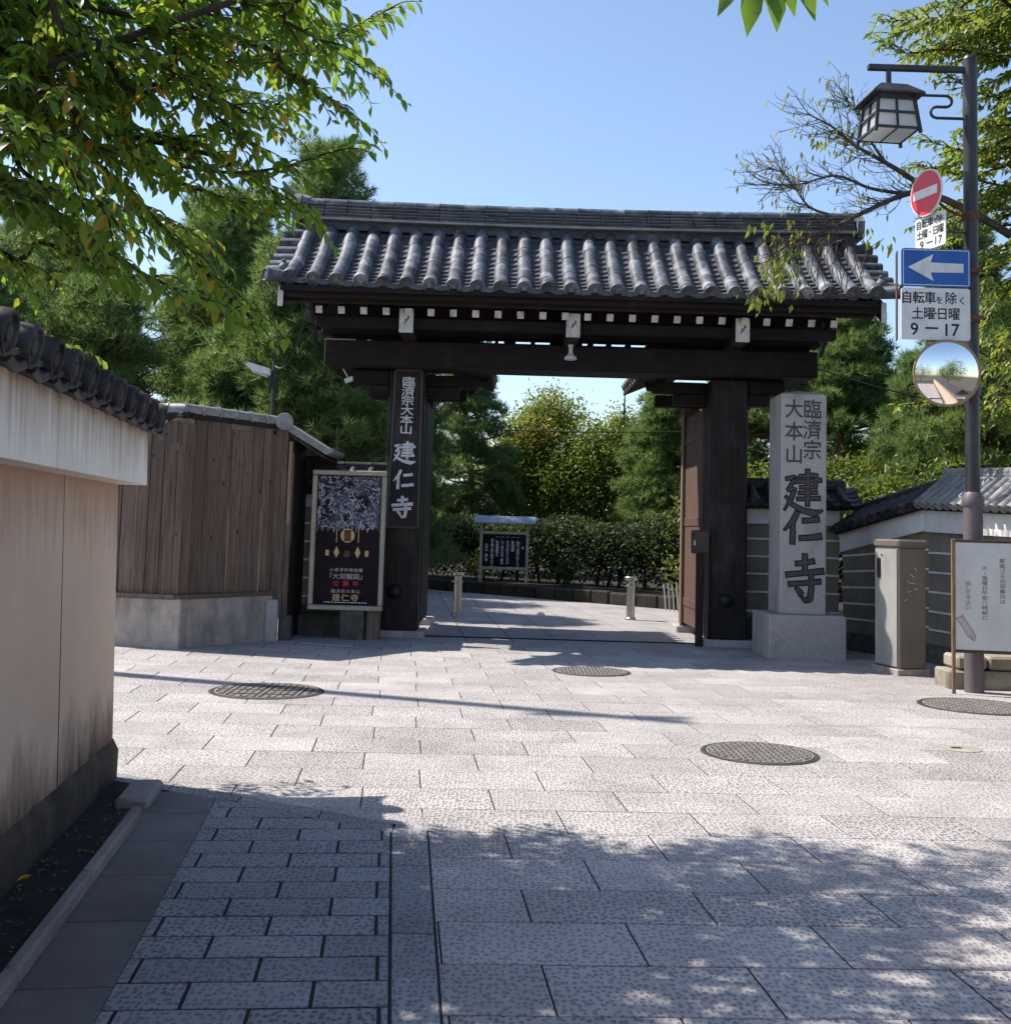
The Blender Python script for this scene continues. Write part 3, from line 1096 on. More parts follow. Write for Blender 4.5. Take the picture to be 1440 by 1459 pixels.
put('crossbeam', MB().box(-2.68, 4.53, 16.22, 16.56, 3.94, 4.32, .02).box(-2.66, 4.51, 16.56, 16.95, 3.95, 4.31), woodx, gate)
# spacers that leave the slits of light above the beam
sl = [(683, 705), (710, 718), (735, 757), (763, 785), (831, 840), (847, 867), (873, 895), (901, 925)]
toX = lambda px: -0.42 + (px - 683) / 242 * 2.48
edges = [-2.6] + [v for a in sl for v in (toX(a[0]), toX(a[1]))] + [4.45]
g = MB()
for i in range(0, len(edges), 2):
    g.box(edges[i], edges[i + 1], 16.4, 16.9, 4.318, 4.412)
put('spacer_block', g, woodx, gate)
put('frieze_panel', MB().box(-2.55, 4.42, 16.5, 16.62, 4.41, 5.75), woodx, gate)
put('wall_plate', MB().box(-2.75, 4.6, 16.35, 16.62, 4.41, 4.56, .015), woodx, gate)
# brackets with white ends
for bx in (-1.425, 0.90, 3.26):
    b = put('bracket_arm', MB().box(bx - .10, bx + .10, 15.47, 16.5, 4.30, 4.64, .012), wood, gate)
    put('painted_end', MB().box(bx - .098, bx + .098, 15.44, 15.468, 4.302, 4.638, .006), M['white_paint'], b)
    g = MB()
    for k in range(5):
        g.box(bx - .03 + .015 * k, bx - .015 + .015 * k, 15.436, 15.4395, 4.42 + .02 * k, 4.445 + .03 * (k % 2) + .02 * k)
    put('ink_mark', g, M['carved'], b, kind='stuff')
g = MB().lathe([(.03, .22), (.045, .2), (.028, .18), (.03, .10), (.06, .055), (.085, .04), (.09, .01), (.08, 0.0), (.02, -.005)], (.89, 15.75, 4.03), 18)
put('hanging_ornament', g, M['white_paint'], gate, True)
put('eave_purlin', MB().box(-2.72, 4.62, 15.62, 15.80, 4.40, 4.545, .012), woodx, gate)
put('eave_purlin', MB().box(-2.72, 4.62, 17.4, 17.58, 4.72, 4.86, .012), woodx, gate)
# rafters
NR = 24
rx = [-2.64 + 7.16 * i / (NR - 1) for i in range(NR)]
sl_r = 0.33
for i, x in enumerate(rx):
    a = Vector((x, 15.42, 4.59))
    b = Vector((x, 16.56, 4.59 + sl_r * 1.14 * 1.3))
    d = (b - a).normalized()
    r = put('rafter', MB().obox((a + b) / 2, (.092, (b - a).length, .10), (XD, d, XD.cross(d)), .006), wood, gate)
    put('rafter_cap', MB().obox(a - d * .009, (.094, .016, .104), (XD, d, XD.cross(d)), .004), M['white_paint'], r)
put('eave_board', MB().box(-3.16, 5.06, 15.06, 15.22, 4.70, 4.81, .012).box(-3.12, 5.02, 15.22, 15.34, 4.655, 4.73, .01), woodx, gate)


def roofz(t):                     # height and depth down the front slope, t = 0 at the ridge
    return 16.42 - 1.45 * t, 6.0 - 1.14 * (1.32 * t - 0.32 * t * t)


def lift(x):
    return 0.07 * abs((x - GC) / 4.0) ** 3


g = MB()
pts = [Vector((-3.1, *roofz(k / 10))) for k in range(11)]
vs, fs = [], []
for p in pts:
    vs += [p + Vector((0, 0, -.03)), p + Vector((8.1, 0, -.03)), p + Vector((0, 0, -.11)), p + Vector((8.1, 0, -.11))]
for k in range(10):
    a, b = 4 * k, 4 * (k + 1)
    fs += [(a, b, b + 1, a + 1), (a + 2, a + 3, b + 3, b + 2), (a, a + 2, b + 2, b), (a + 1, b + 1, b + 3, a + 3)]
fs += [(40, 42, 43, 41)]
g.add(vs, fs)
put('front_roof_deck', g, woodx, gate)
g = MB()
vs = []
for p in pts:
    q = Vector((p.x, 33.1 - p.y, p.z))
    vs += [q + Vector((0, 0, -.03)), q + Vector((8.1, 0, -.03)), q + Vector((0, 0, -.09)), q + Vector((8.1, 0, -.09))]
g.add(vs, fs)
put('back_roof_deck', g, woodx, gate)
put('frieze_panel', MB().box(-2.9, 4.85, 16.52, 16.6, 5.7, 5.98), woodx, gate)

NC, NTL = 26, 7
cxs = [-2.98 + 7.94 * i / (NC - 1) for i in range(NC)]
tl = 1.86 / NTL
cmesh = cover_mesh('cover_tile', .098, tl * 1.08, M['tile'])
emesh = disc_mesh('eave_disc', .107, M['tile'], .035)
for i, x in enumerate(cxs):
    for k in range(NTL):
        t1, t0 = 1.0 - k / NTL, 1.0 - (k + 1) / NTL
        y1, z1 = roofz(t1)
        y0, z0 = roofz(t0)
        S = Vector((0, y0 - y1, z0 - z1))
        R = frame(S, (0, -.5, .8))
        jx = random.uniform(-.006, .006)
        q = place('cover_tile', cmesh, (x + jx, y1, z1 + .015 + lift(x) * t1 + random.uniform(-.004, .004)), gate, R)
        if k == 0:
            place('eave_disc', emesh, (x + jx, y1 - .004, z1 + .018 + lift(x)), q if False else gate, R)
# pans (front and back), too fine to pick apart
g = MB()
sp = 7.94 / (NC - 1)
for i in range(-1, NC):
    xc = -2.98 + sp * (i + .5)
    for side in (0, 1):
        NRW = 12
        for k in range(NRW):
            t1, t0 = 1.0 - k / NRW + (0.015 if k == 0 else 0), max(0.0, 1.0 - (k + 1.2) / NRW)
            y1, z1 = roofz(t1)
            y0, z0 = roofz(t0)
            z1 += lift(xc) * t1
            z0 += lift(xc) * t0
            vs = []
            for (yy, zz, up) in ((y1, z1, .042), (y0, z0, .002)):
                for m_ in range(6):
                    s_ = m_ / 5 * 2 - 1
                    vs.append((xc + s_ * sp * .46, yy, zz - .03 + .05 * s_ * s_ + up))
            for m_ in range(6):
                s_ = m_ / 5 * 2 - 1
                vs.append((xc + s_ * sp * .46, y1 + .004, z1 - .03 + .05 * s_ * s_ + (.004 if k else -.03)))
            if side:
                vs = [(a, 33.1 - b, c) for a, b, c in vs]
            fs = [(m_, m_ + 1, 7 + m_, 6 + m_) for m_ in range(5)] + [(12 + m_, 13 + m_, m_ + 1, m_) for m_ in range(5)]
            g.add(vs, fs)
put('pan_tile', g, M['pan'], gate, kind='stuff')
g = MB()
for x in cxs:
    for k in range(7):
        y1, z1 = roofz(1 - k / 7)
        y0, z0 = roofz(1 - (k + 1) / 7)
        g.tube([(x, 33.1 - y1, z1 + .02), (x, 33.1 - y0, z0 + .02)], [.088, .082], 8)
put('back_cover_tile', g, M['tile'], gate, True, kind='stuff')
# verge tiles laid across the gable edge
for sgn, xe in ((-1, -3.02), (1, 5.0)):
    for k in range(6):
        t = 0.12 + k * .15
        y, z = roofz(t)
        a = Vector((xe, y, z + .02 + lift(xe) * t))
        mb = MB().tube([a, a + Vector((sgn * .27, 0, -.01)), a + Vector((sgn * .31, 0, -.012))], [.082, .088, .088], 12)
        put('verge_tile', mb, M['tile'], gate, True)
    y, z = roofz(1.0)
    d = Vector((sgn * .75, -.62, -.06)).normalized()
    a = Vector((xe + sgn * .02, y + .10, z + .03 + lift(xe)))
    put('corner_tile', MB().tube([a, a + d * .24, a + d * .30], [.085, .095, .098], 14).lathe([(.098, 0), (.10, .02), (.08, .03), (.07, .015), (.001, .018)], a + d * .30, 14, d), M['tile'], gate, True)
    c = Vector((xe + sgn * .08, y + .16, z + .16 + lift(xe)))
    put('corner_finial', MB().lathe([(.07, -.06), (.085, 0), (.06, .05), (.03, .08), (.035, .11), (.001, .14)], c, 12), M['tile'], gate, True)
    # bargeboard with white tip
    bb = MB()
    pp = [Vector((xe + sgn * .05, yy, zz - .10)) for yy, zz in (roofz(q / 6 * .97) for q in range(7))]
    poly = pp + [p - Vector((0, 0, .24)) for p in pp[::-1]]
    bb.prism(poly, (sgn * .06, 0, 0))
    bb.prism([Vector((p.x, 33.1 - p.y, p.z)) for p in poly], (sgn * .06, 0, 0))
    br_ = put('bargeboard', bb, wood, gate)
    y, z = roofz(.975)
    put('white_tip', MB().box(xe + sgn * .045, xe + sgn * .115, y - .004, y + .02, z - .34, z - .06, .006), M['white_paint'], br_)
# ridge: pale strip, stacked courses, cap tiles
rz = lambda x: 0.05 * ((x - GC) / 4.2) ** 2


def long_strip(y0, y1, z0, z1, x0, x1, n=16):
    mb = MB()
    vs, fs = [], []
    for i in range(n + 1):
        x = x0 + (x1 - x0) * i / n
        q = rz(x)
        vs += [(x, y0, z0 + q), (x, y1, z0 + q), (x, y1, z1 + q), (x, y0, z1 + q)]
    for i in range(n):
        a, b = 4 * i, 4 * i + 4
        fs += [(a, b, b + 1, a + 1), (a + 1, b + 1, b + 2, a + 2), (a + 2, b + 2, b + 3, a + 3), (a + 3, b + 3, b, a)]
    fs += [(0, 1, 2, 3), (4 * n + 3, 4 * n + 2, 4 * n + 1, 4 * n)]
    return mb.add(vs, fs)


put('ridge_base', long_strip(16.30, 16.80, 5.93, 6.055, -3.08, 5.06), M['pan'], gate)
put('ridge_strip', long_strip(16.20, 16.90, 6.055, 6.085, -3.12, 5.10), M['grey_tile'], gate)
for k in range(5):
    wv = .27 - .022 * k
    zz = 6.088 + .052 * k
    g = MB()
    n = 24
    for i in range(n):
        x0 = -3.12 + 8.22 * i / n
        x1 = x0 + 8.22 / n - .006
        j = random.uniform(-.006, .006)
        q = rz((x0 + x1) / 2)
        g.box(x0, x1, 16.55 - wv + j, 16.55 + wv + j, zz + q, zz + .04 + q, .006)
    g.box(-3.08, 5.06, 16.55 - wv + .04, 16.55 + wv - .04, zz - .01, zz + .055)
    put('ridge_course', g, M['ridge'], gate)
n = 24
for i in range(n):
    x0 = -3.16 + 8.32 * i / n
    x1 = x0 + 8.32 / n - .004
    q0, q1 = rz(x0), rz(x1)
    put('ridge_cap_tile', MB().tube([(x0, 16.55, 6.36 + q0), (x0 + .03, 16.55, 6.36 + q0), (x1, 16.55, 6.36 + q1)], [.100, .094, .092], 12), M['tile'], gate, True)
put('ridge_end_tile', MB().prism([(-3.14, 16.28, 6.06), (-3.14, 16.24, 6.30), (-3.14, 16.40, 6.52), (-3.14, 16.70, 6.52), (-3.14, 16.86, 6.30), (-3.14, 16.82, 6.06)], (-.10, 0, 0)), M['tile'], gate)
put('ridge_end_tile', MB().prism([(5.12, 16.28, 6.06), (5.12, 16.24, 6.30), (5.12, 16.40, 6.46), (5.12, 16.70, 6.46), (5.12, 16.86, 6.30), (5.12, 16.82, 6.06)], (.10, 0, 0)), M['tile'], gate)
put('ridge_horn', MB().tube([(-3.05, 16.55, 6.44), (-3.22, 16.55, 6.50), (-3.36, 16.55, 6.60), (-3.46, 16.55, 6.74)], [.085, .075, .055, .02], 10), M['tile'], gate, True)
# side brackets under the beam ends
for sgn, xp in ((-1, -1.75), (1, 3.60)):
    g = MB()
    g.box(xp if sgn > 0 else xp - .55, xp + .55 if sgn > 0 else xp, 16.62, 16.9, 3.72, 3.935, .02)
    g.box(xp if sgn > 0 else xp - .32, xp + .32 if sgn > 0 else xp, 16.62, 16.9, 3.55, 3.72, .02)
    put('side_bracket', g, woodx, gate)
for sgn, xp in ((1, -1.22), (-1, 3.05)):
    g = MB()
    g.box(min(xp, xp + sgn * .8), max(xp, xp + sgn * .8), 17.02, 17.2, 3.75, 3.93, .015)
    g.box(min(xp, xp + sgn * .5), max(xp, xp + sgn * .5), 17.0, 17.22, 3.58, 3.75, .015)
    g.tube([(xp + sgn * .8, 17.11, 3.86), (xp + sgn * .88, 17.11, 3.84), (xp + sgn * .92, 17.11, 3.90), (xp + sgn * .88, 17.11, 3.95)], [.08, .06, .04, .02], 8)
    put('inner_bracket', g, woodx, gate)
# door leaves folded back, rear posts, little roofs over the rear posts
for sgn, xp, ang in ((1, 3.02, 0), (-1, -1.27, 0)):
    d = MB()
    x0, x1 = (xp, xp + .06)
    d.box(x0, x1, 17.15, 18.75, .16, 3.55, .01)
    dr = put('door_leaf', d, M['red_wood'] if sgn > 0 else wood, gate)
    for zz in (.45, 1.75, 3.1):
        g = MB().box(x0 - .012 * (1 if sgn > 0 else -1), x0 + .01, 17.2, 18.7, zz, zz + .13, .006)
        put('door_batten', g, M['red_wood'] if sgn > 0 else wood, dr)
    xr = xp + (.0 if sgn > 0 else -.2)
    put('rear_post', MB().box(xr - .03 if sgn > 0 else xr, xr + .24, 18.8, 19.05, .12, 3.75, .02), M['red_wood'] if sgn > 0 else wood, gate)
    put('base_stone', MB().box(xr - .12, xr + .36, 18.7, 19.2, -.03, .115, .02), M['granite'], gate)
put('rear_post_edge', MB().box(2.965, 2.992, 18.72, 18.80, .12, 3.6), M['pale_wood'], gate)
for cxr in (-1.48, 3.32):
    rr = MB()
    zr, ze, hw, y0, y1 = 4.66, 4.10, 1.25, 17.35, 19.8
    rr.prism([(cxr - hw, y0, ze), (cxr, y0, zr), (cxr + hw, y0, ze), (cxr + hw, y0, ze - .07), (cxr, y0, zr - .09), (cxr - hw, y0, ze - .07)], (0, y1 - y0, 0))
    ro = put('side_roof', rr, woodx, gate)
    for sgn in (-1, 1):
        S = Vector((-sgn * hw, 0, zr - ze))
        cm = cover_mesh('cover_tile', .075, S.length / 5 * 1.06, M['tile'])
        R = frame(S, (sgn * .4, 0, .9))
        dm = disc_mesh('eave_disc', .085, M['tile'])
        for yy in [y0 + .08 + .31 * q for q in range(8)]:
            b = Vector((cxr + sgn * hw, yy, ze + .04))
            for k in range(5):
                place('cover_tile', cm, b + S * (k / 5), ro, R)
            place('eave_disc', dm, b, ro, R)
        g = MB()
        for k in range(11):
            c = Vector((cxr + sgn * hw, y0 - .06, ze - .01)) + S * (k / 11)
            g.obox(c + S * .045 + Vector((0, .12, 0)), (S.length / 11 * .55, .24, .075), (S.normalized(), Vector((0, 1, 0)), S.normalized().cross(Vector((0, 1, 0)))), .01)
        put('verge_tile_ends', g, M['grey_tile'], ro, kind='stuff')
    put('side_roof_ridge', MB().box(cxr - .11, cxr + .11, y0 - .02, y1, zr + .0, zr + .16, .02).tube([(cxr, y0 - .05, zr + .2), (cxr, y1, zr + .2)], .085, 10), M['tile'], ro, False)
    for q in (-.68, .68):
        put('side_purlin', MB().box(cxr + q - .075, cxr + q + .075, y0 + .15, y1, 4.08, 4.23, .01), woodx, ro)
    put('rear_beam', MB().box(cxr - .8, cxr + .8, 18.85, 19.05, 3.75, 3.95, .01), woodx, ro)
put('threshold_strip', MB().box(-1.15, 2.98, 16.78, 16.88, -.02, .012, .004), M['joint'], gate)

# hanging name board on the left post
nb = thing('name_board', 'tall dark hanging board with white brushed characters on the left gate post', 'sign board', (-1.47, 16.56, 1.6))
put('board', MB().prism([(-1.70, 16.585, 1.60), (-1.245, 16.585, 1.60), (-1.26, 16.585, 3.925), (-1.655, 16.585, 3.925)], (0, -.045, 0)), M['gate_wood'], nb)
g = MB()
for a, b in (((-1.70, 1.60), (-1.245, 1.60)), ((-1.245, 1.60), (-1.26, 3.925)), ((-1.26, 3.925), (-1.655, 3.925)), ((-1.655, 3.925), (-1.70, 1.60))):
    a, b = Vector((a[0], 16.535, a[1])), Vector((b[0], 16.535, b[1]))
    d = (b - a).normalized()
    g.obox((a + b) / 2, ((b - a).length, .02, .035), (d, Vector((0, 1, 0)), d.cross(Vector((0, 1, 0)))), .004)
put('frame', g, MAT('board_frame', (0.05, 0.045, 0.042), (0.075, 0.068, 0.062), 8), nb)
g = Letters()
for i, ch in enumerate('臨濟宗大本山'):
    char(g, ch, (-1.455 - .003 * i, 16.532, 3.755 - .142 * i), XD, ZD, .20, .155, .018)
for ch, z, s in (('建', 2.70, .335), ('仁', 2.30, .31), ('寺', 1.90, .33)):
    brush(g, ch, (-1.475 - (2.9 - z) * .012, 16.531, z), XD, ZD, s, s * .98, .003)
g.put('character', M['white_ink'], nb)

# plaster wing walls of the gate
def wing(x0, x1, label, zl, eave, top, band):
    w = thing('plaster_wall', label, 'wall', ((x0 + x1) / 2, 16.9, 0))
    put('stone_base', MB().box(x0, x1, 16.83, 17.4, -.02, .42, .02), M['dark_stone'], w)
    put('wall_body', MB().box(x0, x1, 16.9, 17.35, .42, band[0]), M['olive_plaster'], w)
    put('white_band', MB().box(x0 - .0, x1 + .0, 16.84, 17.4, band[0], band[1], .008), M['white_plaster'], w)
    for z in zl:
        put('white_line', MB().box(x0, x1, 16.885, 16.9, z - .014, z + .014), M['white_plaster'], w)
    put('eave_beam', MB().box(x0, x1 + .1, 16.75, 17.5, band[1], eave - .04), M['gate_wood'], w)
    tile_roof(w, (x0, 16.6, eave), (x1 + .15, 16.6, eave), (0, .52, top - eave - .08), max(3, int((x1 - x0) / .24)), 2, .06, (M['dark_tile'], M['dark_tile']))
    return w


wing(3.6, 5.04, 'olive wing wall with white lines between the right gate post and the corner', (1.58, 1.32, 1.06, .79, .51), 2.12, 2.47, (1.80, 2.03))
wing(-3.25, -1.75, 'olive wing wall with white lines half hidden behind the framed poster', (1.62, 1.35, 1.08, .81, .54), 2.22, 2.54, (1.87, 2.06))

# wall that turns the corner to the right
def slope_wall(A, B, zA, zB, label, lines, bA, bB, cols, mats, rise, base_h=.25, roof_ext=0.0, ch=None):
    """A,B plan points; z*: eave heights; b*: (band bottom) heights"""
    A, B = Vector((*A, 0)), Vector((*B, 0))
    d = (B - A).normalized()
    nrm = Vector((d.y, -d.x, 0))
    if nrm.y > 0:
        nrm = -nrm
    w = thing('plaster_wall', label, 'wall', (A + B) / 2)
    L = (B - A).length

    def pt(s_, off, z):
        return A + d * (s_ * L) + nrm * off + Vector((0, 0, z))
    put('stone_base', MB().prism([pt(0, .05, -.02), pt(1, .05, -.02), pt(1, .05, base_h), pt(0, .05, base_h)], nrm * -.5), M['dark_stone'], w)
    put('wall_body', MB().prism([pt(0, 0, base_h), pt(1, 0, base_h), pt(1, 0, bB + .01), pt(0, 0, bA + .01)], nrm * -.4), M['olive_plaster'], w)
    put('white_band', MB().prism([pt(0, .07, bA), pt(1, .07, bB), pt(1, .07, zB - .05), pt(0, .07, zA - .05)], nrm * -.5), M['white_plaster'], w)
    for za, zb in lines:
        put('white_line', MB().prism([pt(0, .014, za - .013), pt(1, .014, zb - .013), pt(1, .014, zb + .013), pt(0, .014, za + .013)], nrm * -.015), M['white_plaster'], w)
    tile_roof(w, pt(0, .20, zA), pt(1 + roof_ext, .20, zB + (zB - zA) * roof_ext), nrm * -.46 + Vector((0, 0, rise)), cols, 2, .062, mats, ridge_h=.06)
    return w


slope_wall((5.06, 16.75), (5.75, 15.2), 1.74, 2.10, 'olive wall with white lines rising from the corner behind the grey cabinet', ((1.36, 1.50), (1.13, 1.24), (.90, .98), (.67, .72), (.45, .47)), 1.42, 1.76, 9, (M['dark_tile'], M['dark_tile']), .26)
slope_wall((5.75, 15.2), (6.45, 10.7), 2.10, 1.92, 'sunlit white-topped wall with pale roof tiles behind the street lamp', ((1.46, 1.44), (1.2, 1.18), (.94, .92), (.68, .66), (.44, .42)), 1.74, 1.62, 26, (M['grey_tile'], M['grey_tile']), .38)
lw = thing('stone_block_wall', 'low pale stone footing at the lamp post, behind the white notice board', 'wall', (5.35, 12.6, 0))
random.seed(3)
xx = 4.95
while xx < 5.75:
    w_ = random.uniform(.3, .5)
    put('stone', MB().box(xx, xx + w_ - .012, 12.5 + random.uniform(0, .02), 12.95, -.03, .20, .02), M['base_stone'], lw)
    put('stone', MB().box(xx + .1, xx + w_ + .088, 12.53 + random.uniform(0, .02), 12.95, .212, .36, .025), M['base_stone'], lw)
    xx += w_

# stone pillar
pil = thing('stone_pillar', 'tall square granite pillar with carved characters on a stone pedestal', 'pillar', (4.1, 15.6, 0))
put('pedestal', MB().box(3.585, 4.62, 15.12, 16.15, -.03, .575, .02), M['granite'], pil)
sh = MB().box(3.765, 4.39, 15.28, 15.96, .57, 3.585, .018)
sh.add([(3.775, 15.29, 3.585), (4.38, 15.29, 3.585), (4.38, 15.95, 3.585), (3.775, 15.95, 3.585), (4.08, 15.62, 3.66)], [(0, 1, 4), (1, 2, 4), (2, 3, 4), (3, 0, 4)])
put('shaft', sh, M['granite'], pil)
g1, g2 = Letters(), Letters()
for i, (ch, py) in enumerate((('臨', 583), ('濟', 612), ('宗', 641))):
    q = P(1157, py, 15.28)
    char(g1, ch, (q.x, 15.277, q.z), XD, ZD, .262, .285, .012)
for i, (ch, py) in enumerate((('大', 582), ('本', 614), ('山', 647))):
    q = P(1131, py, 15.28)
    char(g1, ch, (q.x, 15.277, q.z), XD, ZD, .262, .275, .012)
for ch, px, py, w_, h_ in (('建', 1144, 701, .53, .62), ('仁', 1143, 752, .53, .47), ('寺', 1146, 823, .54, .66)):
    q = P(px, py, 15.28)
    brush(g2, ch, (q.x, 15.278, q.z), XD, ZD, w_, h_, .013)
    brush(g1, ch, (q.x, 15.273, q.z), XD, ZD, w_, h_, -.004)
g1.put('character', M['carved'], pil)
g2.put('carved_outline', M['carved_edge'], pil)

# framed poster
po = thing('poster_stand', 'framed black exhibition poster on a short wooden post before the left wing wall', 'poster', (-2.2, 16.0, 0))
PXx0, PXx1, PZ0, PZ1, PY = -2.725, -1.665, .405, 2.385, 16.0
fr = MB()
fw = .075
fr.box(PXx0, PXx1, PY - .03, PY + .04, PZ0, PZ0 + fw, .012).box(PXx0, PXx1, PY - .03, PY + .04, PZ1 - fw, PZ1, .012)
fr.box(PXx0, PXx0 + fw, PY - .028, PY + .038, PZ0 + fw, PZ1 - fw, .012).box(PXx1 - fw, PXx1, PY - .028, PY + .038, PZ0 + fw, PZ1 - fw, .012)
put('frame', fr, M['poster_frame'], po)
put('panel', MB().box(PXx0 + .05, PXx1 - .05, PY, PY + .03, PZ0 + .05, PZ1 - .05), M['poster_black'], po)
pc = (PXx0 + PXx1) / 2
g = MB()
n = 22
a_ = [(PXx0 + .09 + (PXx1 - PXx0 - .18) * i / n, PY - .004, 1.52 + (.05 if i % 2 else -.02) + random.uniform(-.02, .02)) for i in range(n + 1)]
for i in range(n):
    g.poly([a_[i], a_[i + 1], (a_[i + 1][0], PY - .004, PZ1 - .09), (a_[i][0], PY - .004, PZ1 - .09)])
put('artwork', g, M['art'], po)
g = MB()
g.lathe([(.10, 0), (.10, .002), (.001, .002)], (pc, PY - .003, 1.46), 20, (0, -1, 0))
g.box(pc - .16, pc - .15, PY - .006, PY - .002, 1.36, 1.56).box(pc + .15, pc + .16, PY - .006, PY - .002, 1.36, 1.56)
for dx in (-.15, .15):
    g.poly([(pc + dx, PY - .005, 1.14), (pc + dx + .04, PY - .005, 1.22), (pc + dx, PY - .005, 1.31), (pc + dx - .04, PY - .005, 1.22)])
for dx in (-.28, .28):
    g.box(pc + dx - .025, pc + dx + .025, PY - .006, PY - .003, 1.17, 1.25)
put('gold_emblem', g, M['gold_ink'], po, kind='stuff')
put('dark_emblem', MB().box(pc - .05, pc + .05, PY - .008, PY - .006, 1.38, 1.54).lathe([(.05, 0), (.05, .002), (.001, .003)], (pc, PY - .003, 1.20), 12, (0, -1, 0)), M['rust'], po)
g = MB()
htext(g, '小泉淳作画伯筆', (pc, PY - .004, .975), XD, ZD, .062, .055, .068, .012)
htext(g, '「大双龍図」', (pc, PY - .004, .885), XD, ZD, .098, .088, .096, .010)
htext(g, '臨済宗大本山', (pc, PY - .004, .675), XD, ZD, .064, .056, .07, .012)
put('pale_lettering', g, M['dim_ink'], po, kind='stuff')
g = MB()
htext(g, '公開中', (pc, PY - .004, .785), XD, ZD, .085, .085, .14, .014)
put('red_lettering', g, M['red_ink'], po, kind='stuff')
g = MB()
htext(g, '建仁寺', (pc, PY - .004, .585), XD, ZD, .12, .11, .13, .014)
put('gold_lettering', g, M['gold_ink'], po, kind='stuff')
g = MB()
x = pc - .30
while x < pc + .30:
    w_ = random.uniform(.02, .05)
    g.box(x, x + w_, PY - .005, PY - .003, .512, .524)
    x += w_ + .012
x = pc - .36
while x < pc + .36:
    w_ = random.uniform(.03, .07)
    g.box(x, x + w_, PY - .005, PY - .003, .50 - .07, .50 - .05)
    x += w_ + .016
put('small_print', g, M['white_ink'], po, kind='stuff')
put('post', MB().box(-2.26, -1.92, 15.98, 16.2, -.03, .41, .02), M['dark_stone'], po)
put('post', MB().box(-1.9, -1.70, 16.05, 16.2, -.03, .42, .02), M['board'], po)

# wooden board fence with concrete foot
fe = thing('board_fence', 'weathered brown board fence on a concrete foot left of the gate', 'fence', (-4, 14.6, 0))
FA, FB, FC = Vector((-6.6, 14.92, 0)), Vector((-4.08, 14.25, 0)), Vector((-3.14, 15.67, 0))
FD = Vector((-3.02, 16.6, 0))


def seg_frame(a, b):
    d = (b - a).normalized()
    n = Vector((d.y, -d.x, 0))
    return d, n


random.seed(5)
for si, (a, b) in enumerate(((FA, FB), (FB, FC))):
    d, nrm = seg_frame(a, b)
    L = (b - a).length
    ext = .07 if si == 0 else 0
    c = (a + b) / 2
    put('concrete_foot', MB().obox(c + d * ext / 2 + nrm * -.09 + Vector((0, 0, .30)), (L + ext, .2, .64), (d, nrm * -1, ZD), .015), M['concrete'], fe)
    put('foot_cap', MB().obox(c + nrm * -.06 + Vector((0, 0, .645)), (L, .2, .05), (d, nrm * -1, ZD), .008), M['board'], fe)
    s_ = 0.02
    while s_ < L - .05:
        w_ = min(random.choice((.15, .19, .21, .24)), L - s_)
        top = random.choice((2.90, 2.87, 2.915, 2.84))
        off = random.uniform(-.012, .012)
        p = a + d * (s_ + w_ / 2) + nrm * (-.05 + off)
        put('board', MB().obox(p + Vector((0, 0, (.67 + top) / 2)), (w_ - .008, .03, top - .67), (d, nrm * -1, ZD), .005), M['board'], fe)
        s_ += w_
    put('rail', MB().obox(c + nrm * -.12 + Vector((0, 0, 2.55)), (L, .07, .1), (d, nrm * -1, ZD), .006), M['board'], fe)
    put('top_rail', MB().obox(c + nrm * -.06 + Vector((0, 0, 2.95)), (L + .1, .12, .07), (d, nrm * -1, ZD), .008), M['gate_wood'], fe)
    nn = max(2, round(L / .28))
    for i in range(nn):
        p0 = a + d * (L * i / nn) + nrm * -.06 + Vector((0, 0, 3.03))
        p1 = a + d * (L * (i + .96) / nn) + nrm * -.06 + Vector((0, 0, 3.03))
        put('ridge_tile', MB().tube([p0, p0 + (p1 - p0) * .12, p0 + (p1 - p0) * .16, p1], [.086, .088, .076, .074], 12), M['grey_tile'], fe, True)
    # back slope of the little roof
    q0, q1 = a + nrm * -.06, b + nrm * -.06
    put('back_slope', MB().prism([q0 + Vector((0, 0, 3.0)), q1 + Vector((0, 0, 3.0)), q1 + nrm * -.6 + Vector((0, 0, 2.68)), q0 + nrm * -.6 + Vector((0, 0, 2.68))], (0, 0, -.05)), M['grey_tile'], fe)
put('end_post', MB().box(-3.20, -3.03, 15.64, 15.80, .3, 2.95, .012), M['board'], fe)
put('end_board', MB().box(-3.03, -2.955, 15.68, 15.72, .25, 2.2, .006), M['board'], fe)
put('end_board', MB().box(-3.0, -2.95, 15.724, 15.75, 1.3, 2.6, .006), M['board'], fe)
put('batten', MB().box(-3.015, -2.965, 15.655, 15.678, 1.6, 2.75, .006), M['pale_wood'], fe)
put('end_disc', MB().lathe([(.115, -.05), (.125, 0), (.12, .03), (.10, .035), (.001, .035)], (-3.08, 15.58, 3.02), 18, (.15, -1, 0)), M['grey_tile'], fe, True)
put('return_roof', MB().prism([(-3.08, 15.62, 3.03), (-2.46, 15.62, 2.66), (-2.40, 15.62, 2.67), (-2.40, 15.62, 2.61), (-2.5, 15.62, 2.58), (-3.08, 15.62, 2.92)], (0, 1.1, 0)), M['grey_tile'], fe)
put('return_roof_underside', MB().prism([(-3.04, 15.66, 2.90), (-2.52, 15.66, 2.56), (-2.52, 15.66, 2.52), (-3.04, 15.66, 2.84)], (0, 1.05, 0)), M['gate_wood'], fe)
put('return_wall', MB().box(-3.02, -2.95, 15.75, 16.82, .0, 2.85), M['gate_wood'], fe)
put('return_back', MB().box(-2.95, -2.5, 16.70, 16.82, 2.05, 2.62), M['gate_wood'], fe)
put('corner_stone', MB().box(-3.22, -3.05, 15.5, 15.62, -.03, .56, .03), M['granite'], fe)
